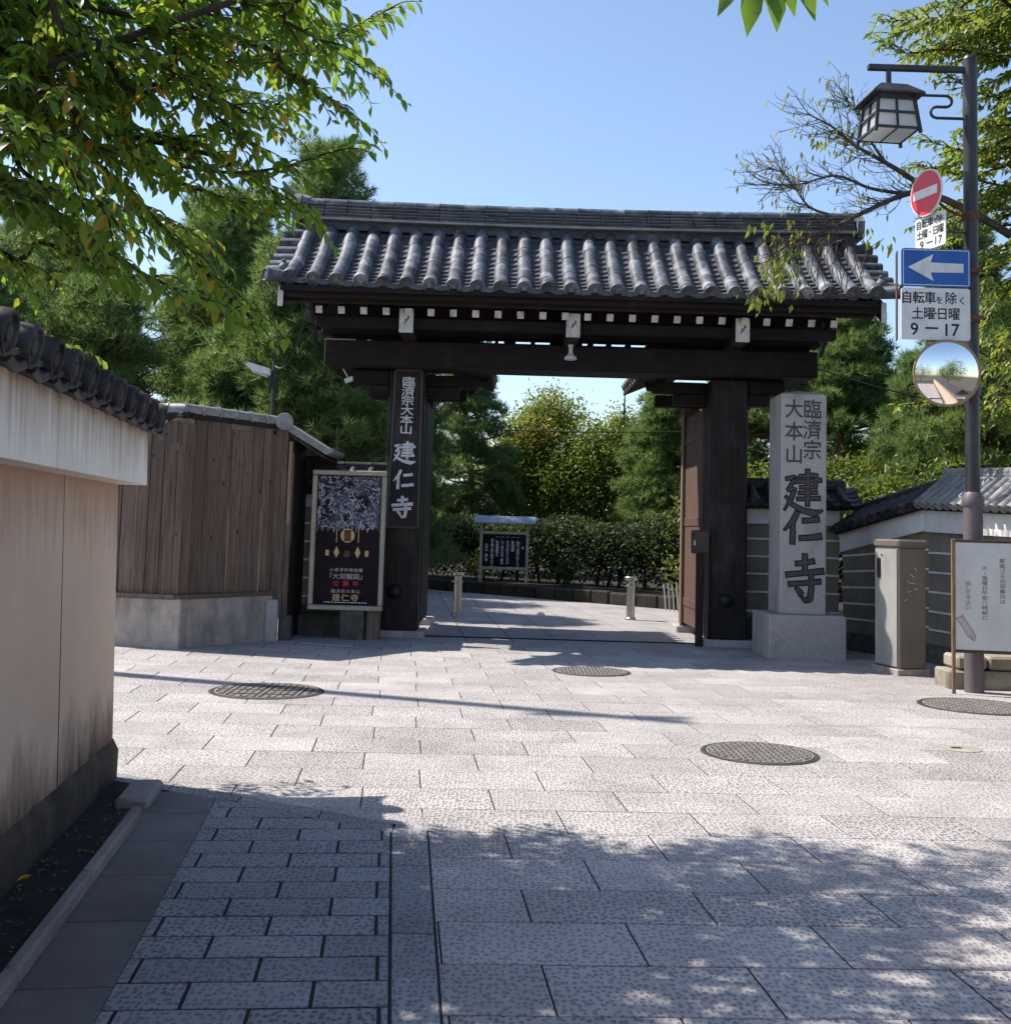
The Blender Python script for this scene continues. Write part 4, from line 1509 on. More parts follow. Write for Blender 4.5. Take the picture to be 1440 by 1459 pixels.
put('corner_stone', MB().box(-3.06, -2.9, 15.64, 15.9, -.03, .34, .03), M['dark_stone'], fe)
put('foot_stone', MB().box(-2.95, -1.8, 16.45, 16.82, -.03, .30, .03), M['dark_stone'], fe)

# lamp on a short pole behind the fence + its wire
lp = thing('yard_lamp', 'grey fluorescent lamp on a black pole behind the board fence', 'lamp', (-3.48, 16.7, 0))
put('pole', MB().tube([(-3.48, 16.7, 0), (-3.49, 16.7, 4.03)], .035, 10), M['pole'], lp, True)
put('clamp', MB().box(-3.54, -3.42, 16.62, 16.72, 3.62, 3.8, .01), M['iron'], lp)
put('lamp_head', MB().prism([(-3.53, 16.6, 3.90), (-3.86, 16.6, 3.99), (-3.92, 16.6, 3.96), (-3.80, 16.6, 3.86), (-3.53, 16.6, 3.80)], (0, .16, 0)), M['sign_white'], lp)
put('lamp_lens', MB().prism([(-3.58, 16.62, 3.80), (-3.82, 16.62, 3.865), (-3.80, 16.62, 3.84), (-3.58, 16.62, 3.775)], (0, .12, 0)), M['pane'], lp)


def cable(name, a, b, sag, r, label, n=14):
    a, b = Vector(a), Vector(b)
    pts = []
    for i in range(n + 1):
        q = i / n
        p = a.lerp(b, q)
        p.z -= sag * 4 * q * (1 - q)
        pts.append(p)
    put(name, MB().tube(pts, r, 6), M['cable'], None, True, label=label, cat='cable')


cable('cable', (-3.47, 16.66, 3.95), (-2.93, 16.0, 4.57), .28, .012, 'black wire drooping from the gate eave to the small lamp pole')
_a, _b = P(705, 612, 31), P(1010, 614, 31)
cable('cable', _a, _b, .05, .014, 'thin black wire crossing the trees seen through the gateway')
_a, _b = P(1150, 520, 22), P(1420, 585, 26)
cable('cable', _a, _b, .12, .016, 'thin black wire sloping down behind the carved stone pillar')
fl = thing('floodlight', 'tiny white floodlight under the left end of the gate beam', 'light', (-2.36, 16.7, 3.86))
put('housing', MB().obox((-2.36, 16.7, 3.78), (.14, .09, .07), (Vector((.9, 0, .35)).normalized(), Vector((0, 1, 0)), Vector((-.35, 0, .9)).normalized()), .01), M['sign_white'], fl)
put('bracket', MB().tube([(-2.38, 16.7, 3.81), (-2.46, 16.7, 3.94)], .012, 6), M['sign_white'], fl)
# brown meter box on its post in front of the right door leaf
mbx = thing('meter_box', 'brown box on a thin dark post beside the right gate post', 'utility box', (2.9, 16.5, 0))
put('post', MB().box(2.84, 2.94, 16.46, 16.56, -.03, 1.36, .01), M['gate_wood'], mbx)
bx_ = put('box', MB().box(2.765, 3.01, 16.38, 16.56, 1.34, 1.68, .015), M['brown_box'], mbx)
put('lid_plate', MB().box(2.79, 2.99, 16.370, 16.381, 1.37, 1.66, .006), M['brown_box'], bx_)
put('sticker', MB().box(2.775, 2.80, 16.364, 16.372, 1.46, 1.53), M['white_paint'], bx_)

# bollards
b0 = thing('bollard', 'stainless steel bollard in the gateway before the notice board', 'bollard', (-.80, 21.0, 0), 'steel bollards behind the gate')
put('shaft', MB().tube([(-.80, 21.0, -.02), (-.80, 21.0, .74)], .078, 16), M['steel'], b0, True)
put('cap', MB().lathe([(.10, .73), (.125, .745), (.125, .785), (.11, .80), (.001, .803)], (-.80, 21.0, 0), 18), M['steel'], b0, True)
put('collar', MB().lathe([(.085, .60), (.09, .61), (.09, .64), (.085, .65)], (-.80, 21.0, 0), 16).box(-.92, -.80, 20.98, 21.02, .61, .64), M['steel'], b0)
put('foot_ring', MB().lathe([(.10, 0.0), (.10, .03), (.085, .05)], (-.80, 21.0, 0), 16), M['steel'], b0)
b1 = copy_tree(b0, (3.225, .15, 0))
b1['label'] = 'stainless steel bollard in the gateway close to the right door leaf'

# roofed notice board behind the gate
no = thing('notice_board', 'small roofed notice board with white vertical writing before the hedge', 'notice board', (.05, 29.8, 0))
for x in (-.56, .66):
    put('post', MB().box(x - .035, x + .035, 29.77, 29.84, -.03, 1.82, .006), M['grey_wood'], no)
put('roof', MB().prism([(-.74, 29.55, 1.80), (-.74, 29.82, 1.97), (-.74, 30.10, 1.80), (-.74, 30.10, 1.77), (-.74, 29.82, 1.93), (-.74, 29.55, 1.77)], (1.60, 0, 0)), M['metal_roof'], no)
for z in (1.49, .56):
    put('rail', MB().box(-.525, .625, 29.76, 29.82, z, z + .072, .006), M['grey_wood'], no)
put('panel', MB().box(-.52, .62, 29.78, 29.81, .635, 1.49), M['poster_black'], no)
g = MB()
cols_ = [(.545, 1.18, '定'), (.41, 1.45, '一、境内ハ清浄ヲ旨トスベシ'), (.275, 1.45, '一、車馬通禁'), (.14, 1.45, '一、竹木ヲ折ルベカラズ'), (.0, 1.45, '一、火ノ用心大切ノ事右'), (-.135, 1.45, '一、魚鳥捕獲禁止'), (-.265, 1.37, '右之條々堅ク相守ルベシ'), (-.415, 1.24, '大本山　建仁寺')]
for x, zt, s_ in cols_:
    vtext(g, s_, (x, 29.776, zt), XD, ZD, .088, .072, .068, .03)
put('lettering', g, M['white_ink'], no, kind='stuff')

# white ground stud, low bamboo hoops
st = put('ground_light', MB().dome((.77, 21.6, 0), .085, (0, 0, 1), 14, 5, .75), M['white_paint'], None, True, label='small white dome set in the paving between the bollards', cat='ground light')
bf = thing('garden_hoops', 'short row of pale bent rods in the bed at the right of the gateway', 'garden edging', (3.7, 23.9, 0))
for k in range(4):
    x = 3.48 + .09 * k
    put('rod', MB().tube([(x, 23.9, 0), (x - .02, 23.9, .3), (x - .05, 23.92, .55 + .04 * (k % 2))], .012, 6), M['white_paint'], bf, True)

# ------------------------------------------------------------------ street lamp and signs
PXp, PYp = 5.135, 12.3
sl_ = thing('street_lamp', 'dark street lamp post with a square lantern hung from its arm', 'street lamp', (PXp, PYp, 0))
put('lower_pole', MB().tube([(PXp, PYp, -.02), (PXp, PYp, 2.04)], .101, 20), M['pole_base'], sl_, True)
put('collar', MB().lathe([(.108, 2.0), (.118, 2.02), (.118, 2.07), (.10, 2.13), (.082, 2.16)], (PXp, PYp, 0), 20), M['pole_base'], sl_, True)
put('upper_pole', MB().tube([(PXp, PYp, 2.1), (PXp, PYp, 7.05)], .078, 20), M['pole'], sl_, True)
put('pole_cap', MB().lathe([(.078, 7.05), (.082, 7.06), (.07, 7.09), (.001, 7.10)], (PXp, PYp, 0), 20), M['pole'], sl_, True)
put('arm', MB().obox(((3.98 + PXp) / 2, PYp, 6.94), (PXp - 3.98, .07, .065), (XD, Vector((0, 1, 0)), ZD), .008), M['pole'], sl_)
LXc = 4.215
q = []
for k in range(13):
    a = k / 12
    if a < .34:
        q.append((4.52 + a * 1.0, PYp, 6.63))
    else:
        pass
arc1 = [(4.86 + .07 * math.sin(PI * k / 6), PYp, 6.565 + .065 * math.cos(PI * k / 6)) for k in range(7)]
arc2 = [(4.76 - .07 * math.sin(PI * k / 6), PYp, 6.435 + .065 * math.cos(PI * k / 6)) for k in range(7)]
put('scroll_bracket', MB().tube([(4.35, PYp, 6.63)] + arc1 + arc2 + [(4.92, PYp, 6.37), (5.06, PYp, 6.37)], .017, 8), M['pole'], sl_, True)
put('hanger', MB().box(LXc - .025, LXc + .025, PYp - .025, PYp + .025, 6.68, 6.915, .004), M['pole'], sl_)
LA = math.radians(5)
LX, LY = Vector((math.cos(LA), math.sin(LA), 0)), Vector((-math.sin(LA), math.cos(LA), 0))


def lp3(x, y, z):
    return Vector((LXc, PYp, z)) + LX * x + LY * y


g = MB()
ring = lambda h, z: [lp3(-h, -h, z), lp3(h, -h, z), lp3(h, h, z), lp3(-h, h, z)]
R1, R2, R3 = ring(.285, 6.575), ring(.30, 6.545), ring(.15, 6.70)
g.add(R2 + R1 + R3, [(0, 1, 5, 4), (1, 2, 6, 5), (2, 3, 7, 6), (3, 0, 4, 7), (4, 5, 9, 8), (5, 6, 10, 9), (6, 7, 11, 10), (7, 4, 8, 11), (8, 9, 10, 11), (3, 2, 1, 0)])
put('lantern_roof', g, M['pole'], sl_)
fr = MB()
ZT, ZB, HT, HB = 6.53, 6.16, .205, .245
wdt = lambda z: HB + (HT - HB) * (z - ZB) / (ZT - ZB)
for sx in (-1, 1):
    for sy in (-1, 1):
        fr.tube([lp3(sx * wdt(ZT), sy * wdt(ZT), ZT), lp3(sx * (HB + .01), sy * (HB + .01), ZB - .05)], .024, 4)
for z in (ZT - .02, (ZT + ZB) / 2, ZB + .005):
    h = wdt(z)
    R_ = ring(h, z)
    for i in range(4):
        fr.tube([R_[i], R_[(i + 1) % 4]], .018, 4)
for i in range(4):
    a, b = ring(wdt(ZT), ZT), ring(HB, ZB)
    fr.tube([(a[i] + a[(i + 1) % 4]) / 2, (b[i] + b[(i + 1) % 4]) / 2], .016, 4)
Rb = ring(HB, ZB)
fr.tube([(Rb[0] + Rb[1]) / 2, (Rb[2] + Rb[3]) / 2], .012, 4)
lan = put('lantern_frame', fr, M['pole'], sl_)
zm = (ZT + ZB) / 2
for i in range(4):
    for (za, zb) in ((ZT, zm), (zm, ZB)):
        for s_ in (0, .5):
            A1, B1 = ring(wdt(za) - .014, za), ring(wdt(zb) - .014, zb)
            a0, a1 = A1[i].lerp(A1[(i + 1) % 4], s_), A1[i].lerp(A1[(i + 1) % 4], s_ + .5)
            b0, b1 = B1[i].lerp(B1[(i + 1) % 4], s_), B1[i].lerp(B1[(i + 1) % 4], s_ + .5)
            put('pane', MB().poly([b0, b1, a1, a0]), M['pane'], lan)
Rb = ring(HB - .02, ZB - .002)
put('bottom_pane', MB().poly([Rb[3], Rb[2], Rb[1], Rb[0]]), M['pane'], lan)


def plate(mb, c, xd, w, h, t=.012, ch=0.0, r=0.0):
    """rounded plate standing on edge, face towards the viewer side of xd x z"""
    n = xd.cross(ZD)
    c = Vector(c)
    pts = []
    if r > 0:
        for (sx, sy, a0) in ((1, -1, -90), (1, 1, 0), (-1, 1, 90), (-1, -1, 180)):
            for k in range(5):
                a = math.radians(a0 + 22.5 * k)
                pts.append(c + xd * (sx * (w / 2 - r) + r * math.cos(a)) + ZD * (sy * (h / 2 - r) + r * math.sin(a)))
    else:
        pts = [c + xd * (sx * w / 2) + ZD * (sz * h / 2) for sx, sz in ((-1, -1), (1, -1), (1, 1), (-1, 1))]
    return mb.prism([p + n * (t / 2) for p in pts], n * -t)


# no-entry sign, turned towards the cross street
na = math.radians(72)
NXD = Vector((math.cos(na), -math.sin(na), 0))
NNV = NXD.cross(ZD)
nc = Vector((4.60, 12.2, 5.47))
ne = thing('no_entry_sign', 'round red no entry sign with a white bar on the lamp post', 'road sign', (4.6, 12.2, 5.2))
put('disc', MB().lathe([(.262, -.008), (.265, 0), (.262, .008), (.001, .008)], nc, 36, NNV), M['sign_white'], ne, True)
put('red_face', MB().lathe([(.248, 0), (.247, .003), (.001, .003)], nc + NNV * .0085, 36, NNV), M['sign_red'], ne)
put('white_bar', plate(MB(), nc + NNV * .0155, NXD, .40, .10, .003), M['sign_white'], ne)
put('bracket', MB().tube([nc - NNV * .02, (4.86, 12.26, 5.30), (5.06, 12.3, 5.24)], .018, 8).lathe([(.084, 5.2), (.088, 5.21), (.088, 5.28), (.084, 5.29)], (PXp, PYp, 0), 16), M['rust'], ne)
n2 = thing('supplementary_plate', 'small slanted white plate with black writing below the no entry sign', 'road sign', (4.64, 12.2, 4.9))
pcn = Vector((4.645, 12.2, 5.03))
put('plate', plate(MB(), pcn, NXD, .50, .385, .012, 0, .03), M['sign_white'], n2)
g = Letters()
pf = pcn + NNV * .008
htext(g, '自転車', pf + ZD * .115 - NXD * .09, NXD, ZD, .105, .105, .098, .016)
htext(g, 'を', pf + ZD * .11 + NXD * .085, NXD, ZD, .07, .07, .07, .014)
htext(g, '除', pf + ZD * .115 + NXD * .15, NXD, ZD, .1, .105, .1, .016)
htext(g, 'く', pf + ZD * .11 + NXD * .215, NXD, ZD, .07, .07, .07, .014)
htext(g, '土曜・日曜', pf, NXD, ZD, .1, .105, .088, .016)
htext(g, '9', pf - ZD * .115 - NXD * .14, NXD, ZD, .13, .125, .1, .012)
htext(g, '17', pf - ZD * .115 + NXD * .13, NXD, ZD, .13, .125, .075, .012)
g.items.append(MB().prism([pf - ZD * .12 - NXD * .06, pf - ZD * .12 + NXD * .04, pf - ZD * .108 + NXD * .04, pf - ZD * .108 - NXD * .06], NNV * .001))
g.put('character', M['ink'], n2)
put('bracket', MB().tube([pcn - NNV * .01, (4.9, 12.28, 5.06), (5.07, 12.3, 5.06)], .014, 6), M['rust'], n2)
# one-way sign
SY = 12.12
ow = thing('one_way_sign', 'blue one way sign with a white arrow pointing left', 'road sign', (4.67, SY, 4.4))
oc = Vector((4.67, SY, 4.605))
put('plate', plate(MB(), oc, XD, .755, .425, .02, 0, .03), M['sign_blue'], ow)
g = MB()
bw_, bh_ = .755 / 2 - .018, .425 / 2 - .018
for s_ in (-1, 1):
    plate(g, oc + Vector((0, -.0115, s_ * bh_)), XD, 2 * bw_, .008, .002)
    plate(g, oc + Vector((s_ * bw_, -.0115, 0)), XD, .008, 2 * bh_ - .008, .002)
put('border_line', g, M['sign_white'], ow)
g = MB()
ar = [(-.31, 0), (-.03, .15), (-.06, .055), (.30, .05), (.30, -.05), (-.06, -.055), (-.03, -.15)]
yq = SY - .0125
g.add([(oc.x + x, yq, oc.z + z) for x, z in ar], [(0, 6, 5, 2, 1), (2, 5, 4, 3)])
put('arrow', g, M['sign_white'], ow)
put('bracket', MB().box(4.45, 5.2, SY + .012, SY + .04, 4.58, 4.62).lathe([(.084, 4.55), (.09, 4.56), (.09, 4.63), (.084, 4.64)], (PXp, PYp, 0), 16), M['rust'], ow)
# plate below it
wp_ = thing('supplementary_plate', 'large white plate with black hours under the blue arrow sign', 'road sign', (4.67, SY, 3.8))
pc2 = Vector((4.665, SY, 4.09))
put('plate', plate(MB(), pc2, XD, .755, .575, .018, 0, .03), M['sign_white'], wp_)
g = Letters()
Yt = SY - .0105
htext(g, '自転車', (4.475, Yt, 4.27), XD, ZD, .135, .145, .128, .014)
htext(g, 'を', (4.705, Yt, 4.245), XD, ZD, .09, .09, .09, .012)
htext(g, '除', (4.83, Yt, 4.27), XD, ZD, .135, .145, .128, .014)
htext(g, 'く', (4.955, Yt, 4.245), XD, ZD, .10, .10, .09, .012)
htext(g, '土曜', (4.53, Yt, 4.095), XD, ZD, .135, .145, .13, .014)
htext(g, '・', (4.665, Yt, 4.095), XD, ZD, .1, .1, .1, .012)
htext(g, '日曜', (4.80, Yt, 4.095), XD, ZD, .135, .145, .13, .014)
htext(g, '9', (4.43, Yt, 3.925), XD, ZD, .19, .19, .1, .012)
htext(g, '17', (4.83, Yt, 3.925), XD, ZD, .19, .19, .1, .012)
g.items.append(MB().prism([(4.55, Yt, 3.922), (4.69, Yt, 3.922), (4.69, Yt, 3.942), (4.55, Yt, 3.942)], (0, -.001, 0)))
g.put('character', M['ink'], wp_)
put('bracket', MB().box(4.45, 5.2, SY + .010, SY + .04, 4.05, 4.09).lathe([(.084, 4.03), (.09, 4.04), (.09, 4.11), (.084, 4.12)], (PXp, PYp, 0), 16), M['rust'], wp_)
rb = thing('rusty_plate', 'narrow rusty edge of a sign seen edge-on left of the blue sign', 'road sign', (4.27, 12.16, 3.8))
rx_ = Vector((.25, .97, 0)).normalized()
put('plate', plate(MB(), (4.275, 12.22, 4.30), rx_, .16, .98, .012), M['rust'], rb)
put('bracket', MB().tube([(4.29, 12.27, 4.3), (4.7, 12.2, 4.34), (5.08, 12.28, 4.34)], .014, 6), M['rust'], rb)
# convex mirror
mi = thing('traffic_mirror', 'round convex traffic mirror with a brown rim below the signs', 'mirror', (4.765, 12.1, 3.05))
mc = Vector((4.77, 12.08, 3.435))
mn = Vector((-.06, -1, -.06)).normalized()
prof = [(.345 * math.sin(k / 8 * 1.0) / math.sin(1.0), 0) for k in range(9)]
Rm = 1.7
prof = [(r_, math.sqrt(Rm * Rm - r_ * r_) - math.sqrt(Rm * Rm - .345 ** 2)) for r_ in [.345 * (1 - k / 12) for k in range(13)]]
put('mirror_face', MB().lathe(prof, mc, 40, mn), M['mirror'], mi, True)
g = MB()
ax = mn.orthogonal().normalized()
ay = mn.cross(ax)
pts = [mc + (ax * math.cos(2 * PI * k / 40) + ay * math.sin(2 * PI * k / 40)) * .352 for k in range(41)]
put('rim', g.tube(pts, .014, 8, False), M['mirror_rim'], mi, True)
put('back_shell', MB().lathe([(.35, -.004), (.33, -.05), (.2, -.10), (.001, -.11)], mc, 28, mn), M['mirror_rim'], mi, True)
put('bracket', MB().tube([mc - mn * .08, (5.0, 12.25, 3.3), (5.09, 12.3, 3.28)], .025, 8).lathe([(.084, 3.22), (.092, 3.23), (.092, 3.34), (.084, 3.35)], (PXp, PYp, 0), 16), M['pole'], mi)

# utility cabinet
ca = thing('utility_cabinet', 'tall brown steel utility cabinet standing between the carved pillar and the lamp post', 'cabinet', (4.9, 13.9, 0))
cd1 = Vector((-.23, .97, 0)).normalized()          # along the left face, away from the viewer
cd2 = Vector((.97, .23, 0)).normalized()
c0 = Vector((4.775, 13.6, 0))
cc = c0 + cd1 * .26 + cd2 * .19
put('body', MB().obox(cc + Vector((0, 0, .80)), (.38, .52, 1.46), (cd2, cd1, ZD), .02), M['cabinet'], ca)
put('lid', MB().obox(cc + Vector((0, 0, 1.575)), (.41, .56, .10), (cd2, cd1, ZD), .025), M['cabinet'], ca)
put('plinth', MB().obox(cc + Vector((0, 0, .025)), (.44, .58, .10), (cd2, cd1, ZD), .01), M['concrete'], ca)
dr = put('door', MB().obox(c0 + cd1 * .26 + cd2 * -.004 + Vector((0, 0, .80)), (.012, .47, 1.40), (cd2, cd1, ZD), .004), M['cabinet_sunlit'], ca)
put('handle', MB().obox(c0 + cd1 * .40 + cd2 * -.014 + Vector((0, 0, 1.27)), (.02, .065, .24), (cd2, cd1, ZD), .006), M['iron'], dr)
put('lock', MB().lathe([(.014, 0), (.012, .01), (.001, .011)], c0 + cd1 * .34 + cd2 * -.011 + Vector((0, 0, 1.43)), 10, cd2 * -1), M['steel'], dr)
g = MB()
for k in range(7):
    p = c0 + cd2 * (.1 + .035 * (k % 4) + .01 * k) + cd1 * -.0025 + Vector((0, 0, .90 + .10 * k if k < 3 else .95 + .08 * (k - 2)))
    g.obox(p, (.05 + .01 * (k % 3), .001, .006), (Vector((cd2.x, cd2.y, .5 - .25 * k)).normalized(), cd1, Vector((-cd2.x * (.5 - .25 * k), 0, 1)).normalized()))
put('scratch_mark', g, M['white_plaster'], ca, kind='stuff')

# white rubbish-day board on wooden legs
sg = thing('rubbish_board', 'white board on brown wooden legs with three columns of Japanese writing', 'sign board', (5.15, 12.1, 0))
a_, b_ = Vector((4.85, 12.14, 0)), Vector((5.47, 12.05, 0))
sx_ = (b_ - a_).normalized()
sn = sx_.cross(ZD)
for p, nm in ((a_, 'leg'), (b_, 'leg')):
    put(nm, MB().obox(p + Vector((0, 0, .815)), (.036, .04, 1.66), (sx_, sn, ZD), .004), MAT('brown_leg_wood', (0.16, 0.095, 0.05), (0.28, 0.18, 0.10), 6, 0.7, .3, 50, 0, (6, 6, 1)) if p == a_ else bpy.data.materials['brown_leg_wood'], sg)
mid = (a_ + b_) / 2
W_ = (b_ - a_).length - .036
put('panel', MB().obox(mid + sn * .003 + Vector((0, 0, 1.04)), (W_, .02, 1.14), (sx_, sn, ZD), .003), M['board_white'], sg)
for z in (.45, 1.625):
    put('rail', MB().obox(mid + Vector((0, 0, z)), (W_, .034, .03), (sx_, sn, ZD), .004), M['brown_box'], sg)
f_ = mid + sn * .0145
g = MB()
vtext(g, '家庭ゴミの収集日は', f_ + sx_ * .185 + Vector((0, 0, 1.45)), sx_, ZD, .064, .051, .054, .010)
vtext(g, '火・金曜日午前八時前に', f_ + sx_ * .005 + Vector((0, 0, 1.37)), sx_, ZD, .064, .051, .053, .010)
vtext(g, '出して下さい', f_ + sx_ * -.165 + Vector((0, 0, 1.20)), sx_, ZD, .064, .051, .052, .010)
put('lettering', g, M['pale_ink'], sg, kind='stuff')
g = MB()


def q2(x, z):
    return f_ + sx_ * x + Vector((0, 0, z)) + sn * .001


g.poly([q2(-.285, .80), q2(-.16, .60), q2(-.105, .565), q2(-.09, .61), q2(-.13, .69), q2(-.225, .83)][::-1])
put('drawing', g, M['pink_ink'], sg)
g = MB()
for a, b in (((-.285, .80), (-.16, .60)), ((-.16, .60), (-.105, .565)), ((-.105, .565), (-.09, .61)), ((-.09, .61), (-.13, .69)), ((-.13, .69), (-.225, .83)), ((-.30, .795), (-.235, .82)), ((-.235, .82), (-.215, .85)), ((-.14, .63), (-.12, .58))):
    g.tube([q2(*a), q2(*b)], .003, 4)
put('drawing_outline', g, M['pale_ink'], sg, kind='stuff')


# ------------------------------------------------------------------ manhole covers
def manhole(cx, cy, r, label, style):
    t = thing('manhole_cover', label, 'manhole cover', (cx, cy, 0), 'iron manhole covers in the paving')
    put('rim', MB().lathe([(r, -.02), (r, .004), (r * .985, .007), (r * .93, .007), (r * .92, .003)], (cx, cy, 0), 48), M['manhole'], t, True)
    put('plate', MB().lathe([(r * .915, -.01), (r * .915, .005), (.001, .005)], (cx, cy, 0), 48), M['manhole'], t)
    g = MB()
    s_ = r * (.12 if style else .10)
    n = int(r / s_) + 1
    for i in range(-n, n + 1):
        for j in range(-n, n + 1):
            x, y = i * s_, j * s_
            if style and (i % 5 == 0 or j % 4 == 0):
                if math.hypot(x, y) < r * .86 and i % 5 == 0:
                    g.box(cx + x - s_ * .12, cx + x + s_ * .12, cy + y - s_ * .5, cy + y + s_ * .5, .004, .0105)
                continue
            if math.hypot(x, y) < r * .86:
                k = .36 if (i + j) % 2 else .27
                g.box(cx + x - s_ * k, cx + x + s_ * k, cy + y - s_ * k, cy + y + s_ * k, .004, .0105)
    g.lathe([(r * .90, .004), (r * .90, .009), (r * .875, .009), (r * .875, .004)], (cx, cy, 0), 40)
    put('raised_stud', g, M['stud'], t, kind='stuff')


manhole(-2.21, 10.92, .545, 'large manhole cover before the board fence, crossed by the pole shadow', True)
manhole(1.07, 13.15, .455, 'manhole cover lying just before the gate opening', False)
manhole(1.955, 8.52, .435, 'manhole cover in the open sunlit paving, nearest to the viewer', False)
manhole(4.72, 11.25, .56, 'manhole cover beside the legs of the white rubbish board', False)
vb = thing('valve_cover', 'small worn valve cover in the paving at the right', 'valve cover', (3.63, 8.94, 0))
put('plate', MB().lathe([(.15, -.01), (.15, .004), (.13, .006), (.001, .005)], (3.63, 8.94, 0), 24), M['base_stone'], vb)
put('keyhole', MB().box(3.55, 3.63, 8.92, 8.97, .003, .0085), M['ink'], vb)

# ------------------------------------------------------------------ vegetation kit
def unit(a):
    return a / np.maximum(np.linalg.norm(a, axis=-1, keepdims=True), 1e-9)


def leaf_geo(C, D, N, L, Wd, fine):
    """arrays of leaves: base point, axis, face normal, length, width -> verts, faces, verts per leaf, faces per leaf"""
    D = unit(D)
    S = unit(np.cross(N, D))
    N = np.cross(D, S)
    L = L[:, None]
    Wd = Wd[:, None]
    if fine:
        def at(t, s, up):
            return C + D * (L * t) + S * (Wd * s) + N * (L * (0.10 * t - 0.34 * t * t) + Wd * up)
        v = np.stack([at(0, 0, 0), at(.28, -.42, .13), at(.62, -.40, .13), at(1, 0, 0), at(.62, .40, .13), at(.28, .42, .13), at(.28, 0, 0), at(.62, 0, 0)], 1)
        tri = np.array([(0, 6, 1), (0, 5, 6), (1, 6, 7), (1, 7, 2), (6, 5, 4), (6, 4, 7), (2, 7, 3), (7, 4, 3)])
    else:
        def at(t, s, up):
            return C + D * (L * t) + S * (Wd * s) + N * (L * (-0.25 * t * t) + Wd * up)
        v = np.stack([at(0, 0, 0), at(.45, -.5, .15), at(1, 0, 0), at(.45, .5, .15)], 1)
        tri = np.array([(0, 2, 1), (0, 3, 2)])
    return v, tri


def tri_mesh(name, V, tri, tint, mat):
    """V (n,k,3), tri (m,3) template, tint (n,)"""
    n, k = V.shape[:2]
    m = len(tri)
    me = bpy.data.meshes.new(name)
    me.vertices.add(n * k)
    me.vertices.foreach_set('co', V.reshape(-1).astype(np.float32))
    idx = (np.arange(n)[:, None, None] * k + tri[None]).reshape(-1)
    me.loops.add(n * m * 3)
    me.loops.foreach_set('vertex_index', idx.astype(np.int32))
    me.polygons.add(n * m)
    me.polygons.foreach_set('loop_start', (np.arange(n * m) * 3).astype(np.int32))
    at = me.attributes.new('tint', 'FLOAT', 'FACE')
    at.data.foreach_set('value', np.repeat(tint, m).astype(np.float32))
    me.update()
    me.materials.append(mat)
    return me


def crown(name, C, D, N, L, Wd, tint, mat, parent, fine=False, origin=None):
    V, tri = leaf_geo(C, D, N, L, Wd, fine)
    o = Vector(C.mean(0)) if origin is None else Vector(origin)
    me = tri_mesh(name, V - np.array(o)[None, None], tri, tint, mat)
    return place(name, me, o, parent, kind='stuff')


def rand_dirs(n, rng):
    return unit(rng.normal(size=(n, 3)))


def spline(pts, per=6):
    P_ = [Vector(p) for p in pts]
    out = []
    for i in range(len(P_) - 1):
        a, b, c, d = P_[max(i - 1, 0)], P_[i], P_[i + 1], P_[min(i + 2, len(P_) - 1)]
        for k in range(per):
            t = k / per
            out.append(0.5 * ((2 * b) + (c - a) * t + (2 * a - 5 * b + 4 * c - d) * t * t + (3 * b - a - 3 * c + d) * t ** 3))
    out.append(P_[-1])
    return out


def needles(name, C, D, tint, parent, rng, per=13, L=.17, Wd=.017, mat=None):
    n = len(C)
    base = np.repeat(C, per, 0)
    d = np.repeat(unit(D), per, 0) * .75 + rng.normal(size=(n * per, 3)) * .55
    d = unit(d)
    ll = L * rng.uniform(.65, 1.15, n * per)[:, None]
    s = unit(np.cross(d, rng.normal(size=(n * per, 3)))) * (Wd * .5)
    V = np.stack([base - s, base + s, base + d * ll], 1)
    tt = np.clip(np.repeat(tint, per) + rng.normal(size=n * per) * .08, 0, 1)
    o = np.array(C.mean(0))
    me = tri_mesh(name, V - o, np.array([(0, 1, 2)]), tt, mat or M['needle'])
    return place(name, me, Vector(o), parent, kind='stuff')


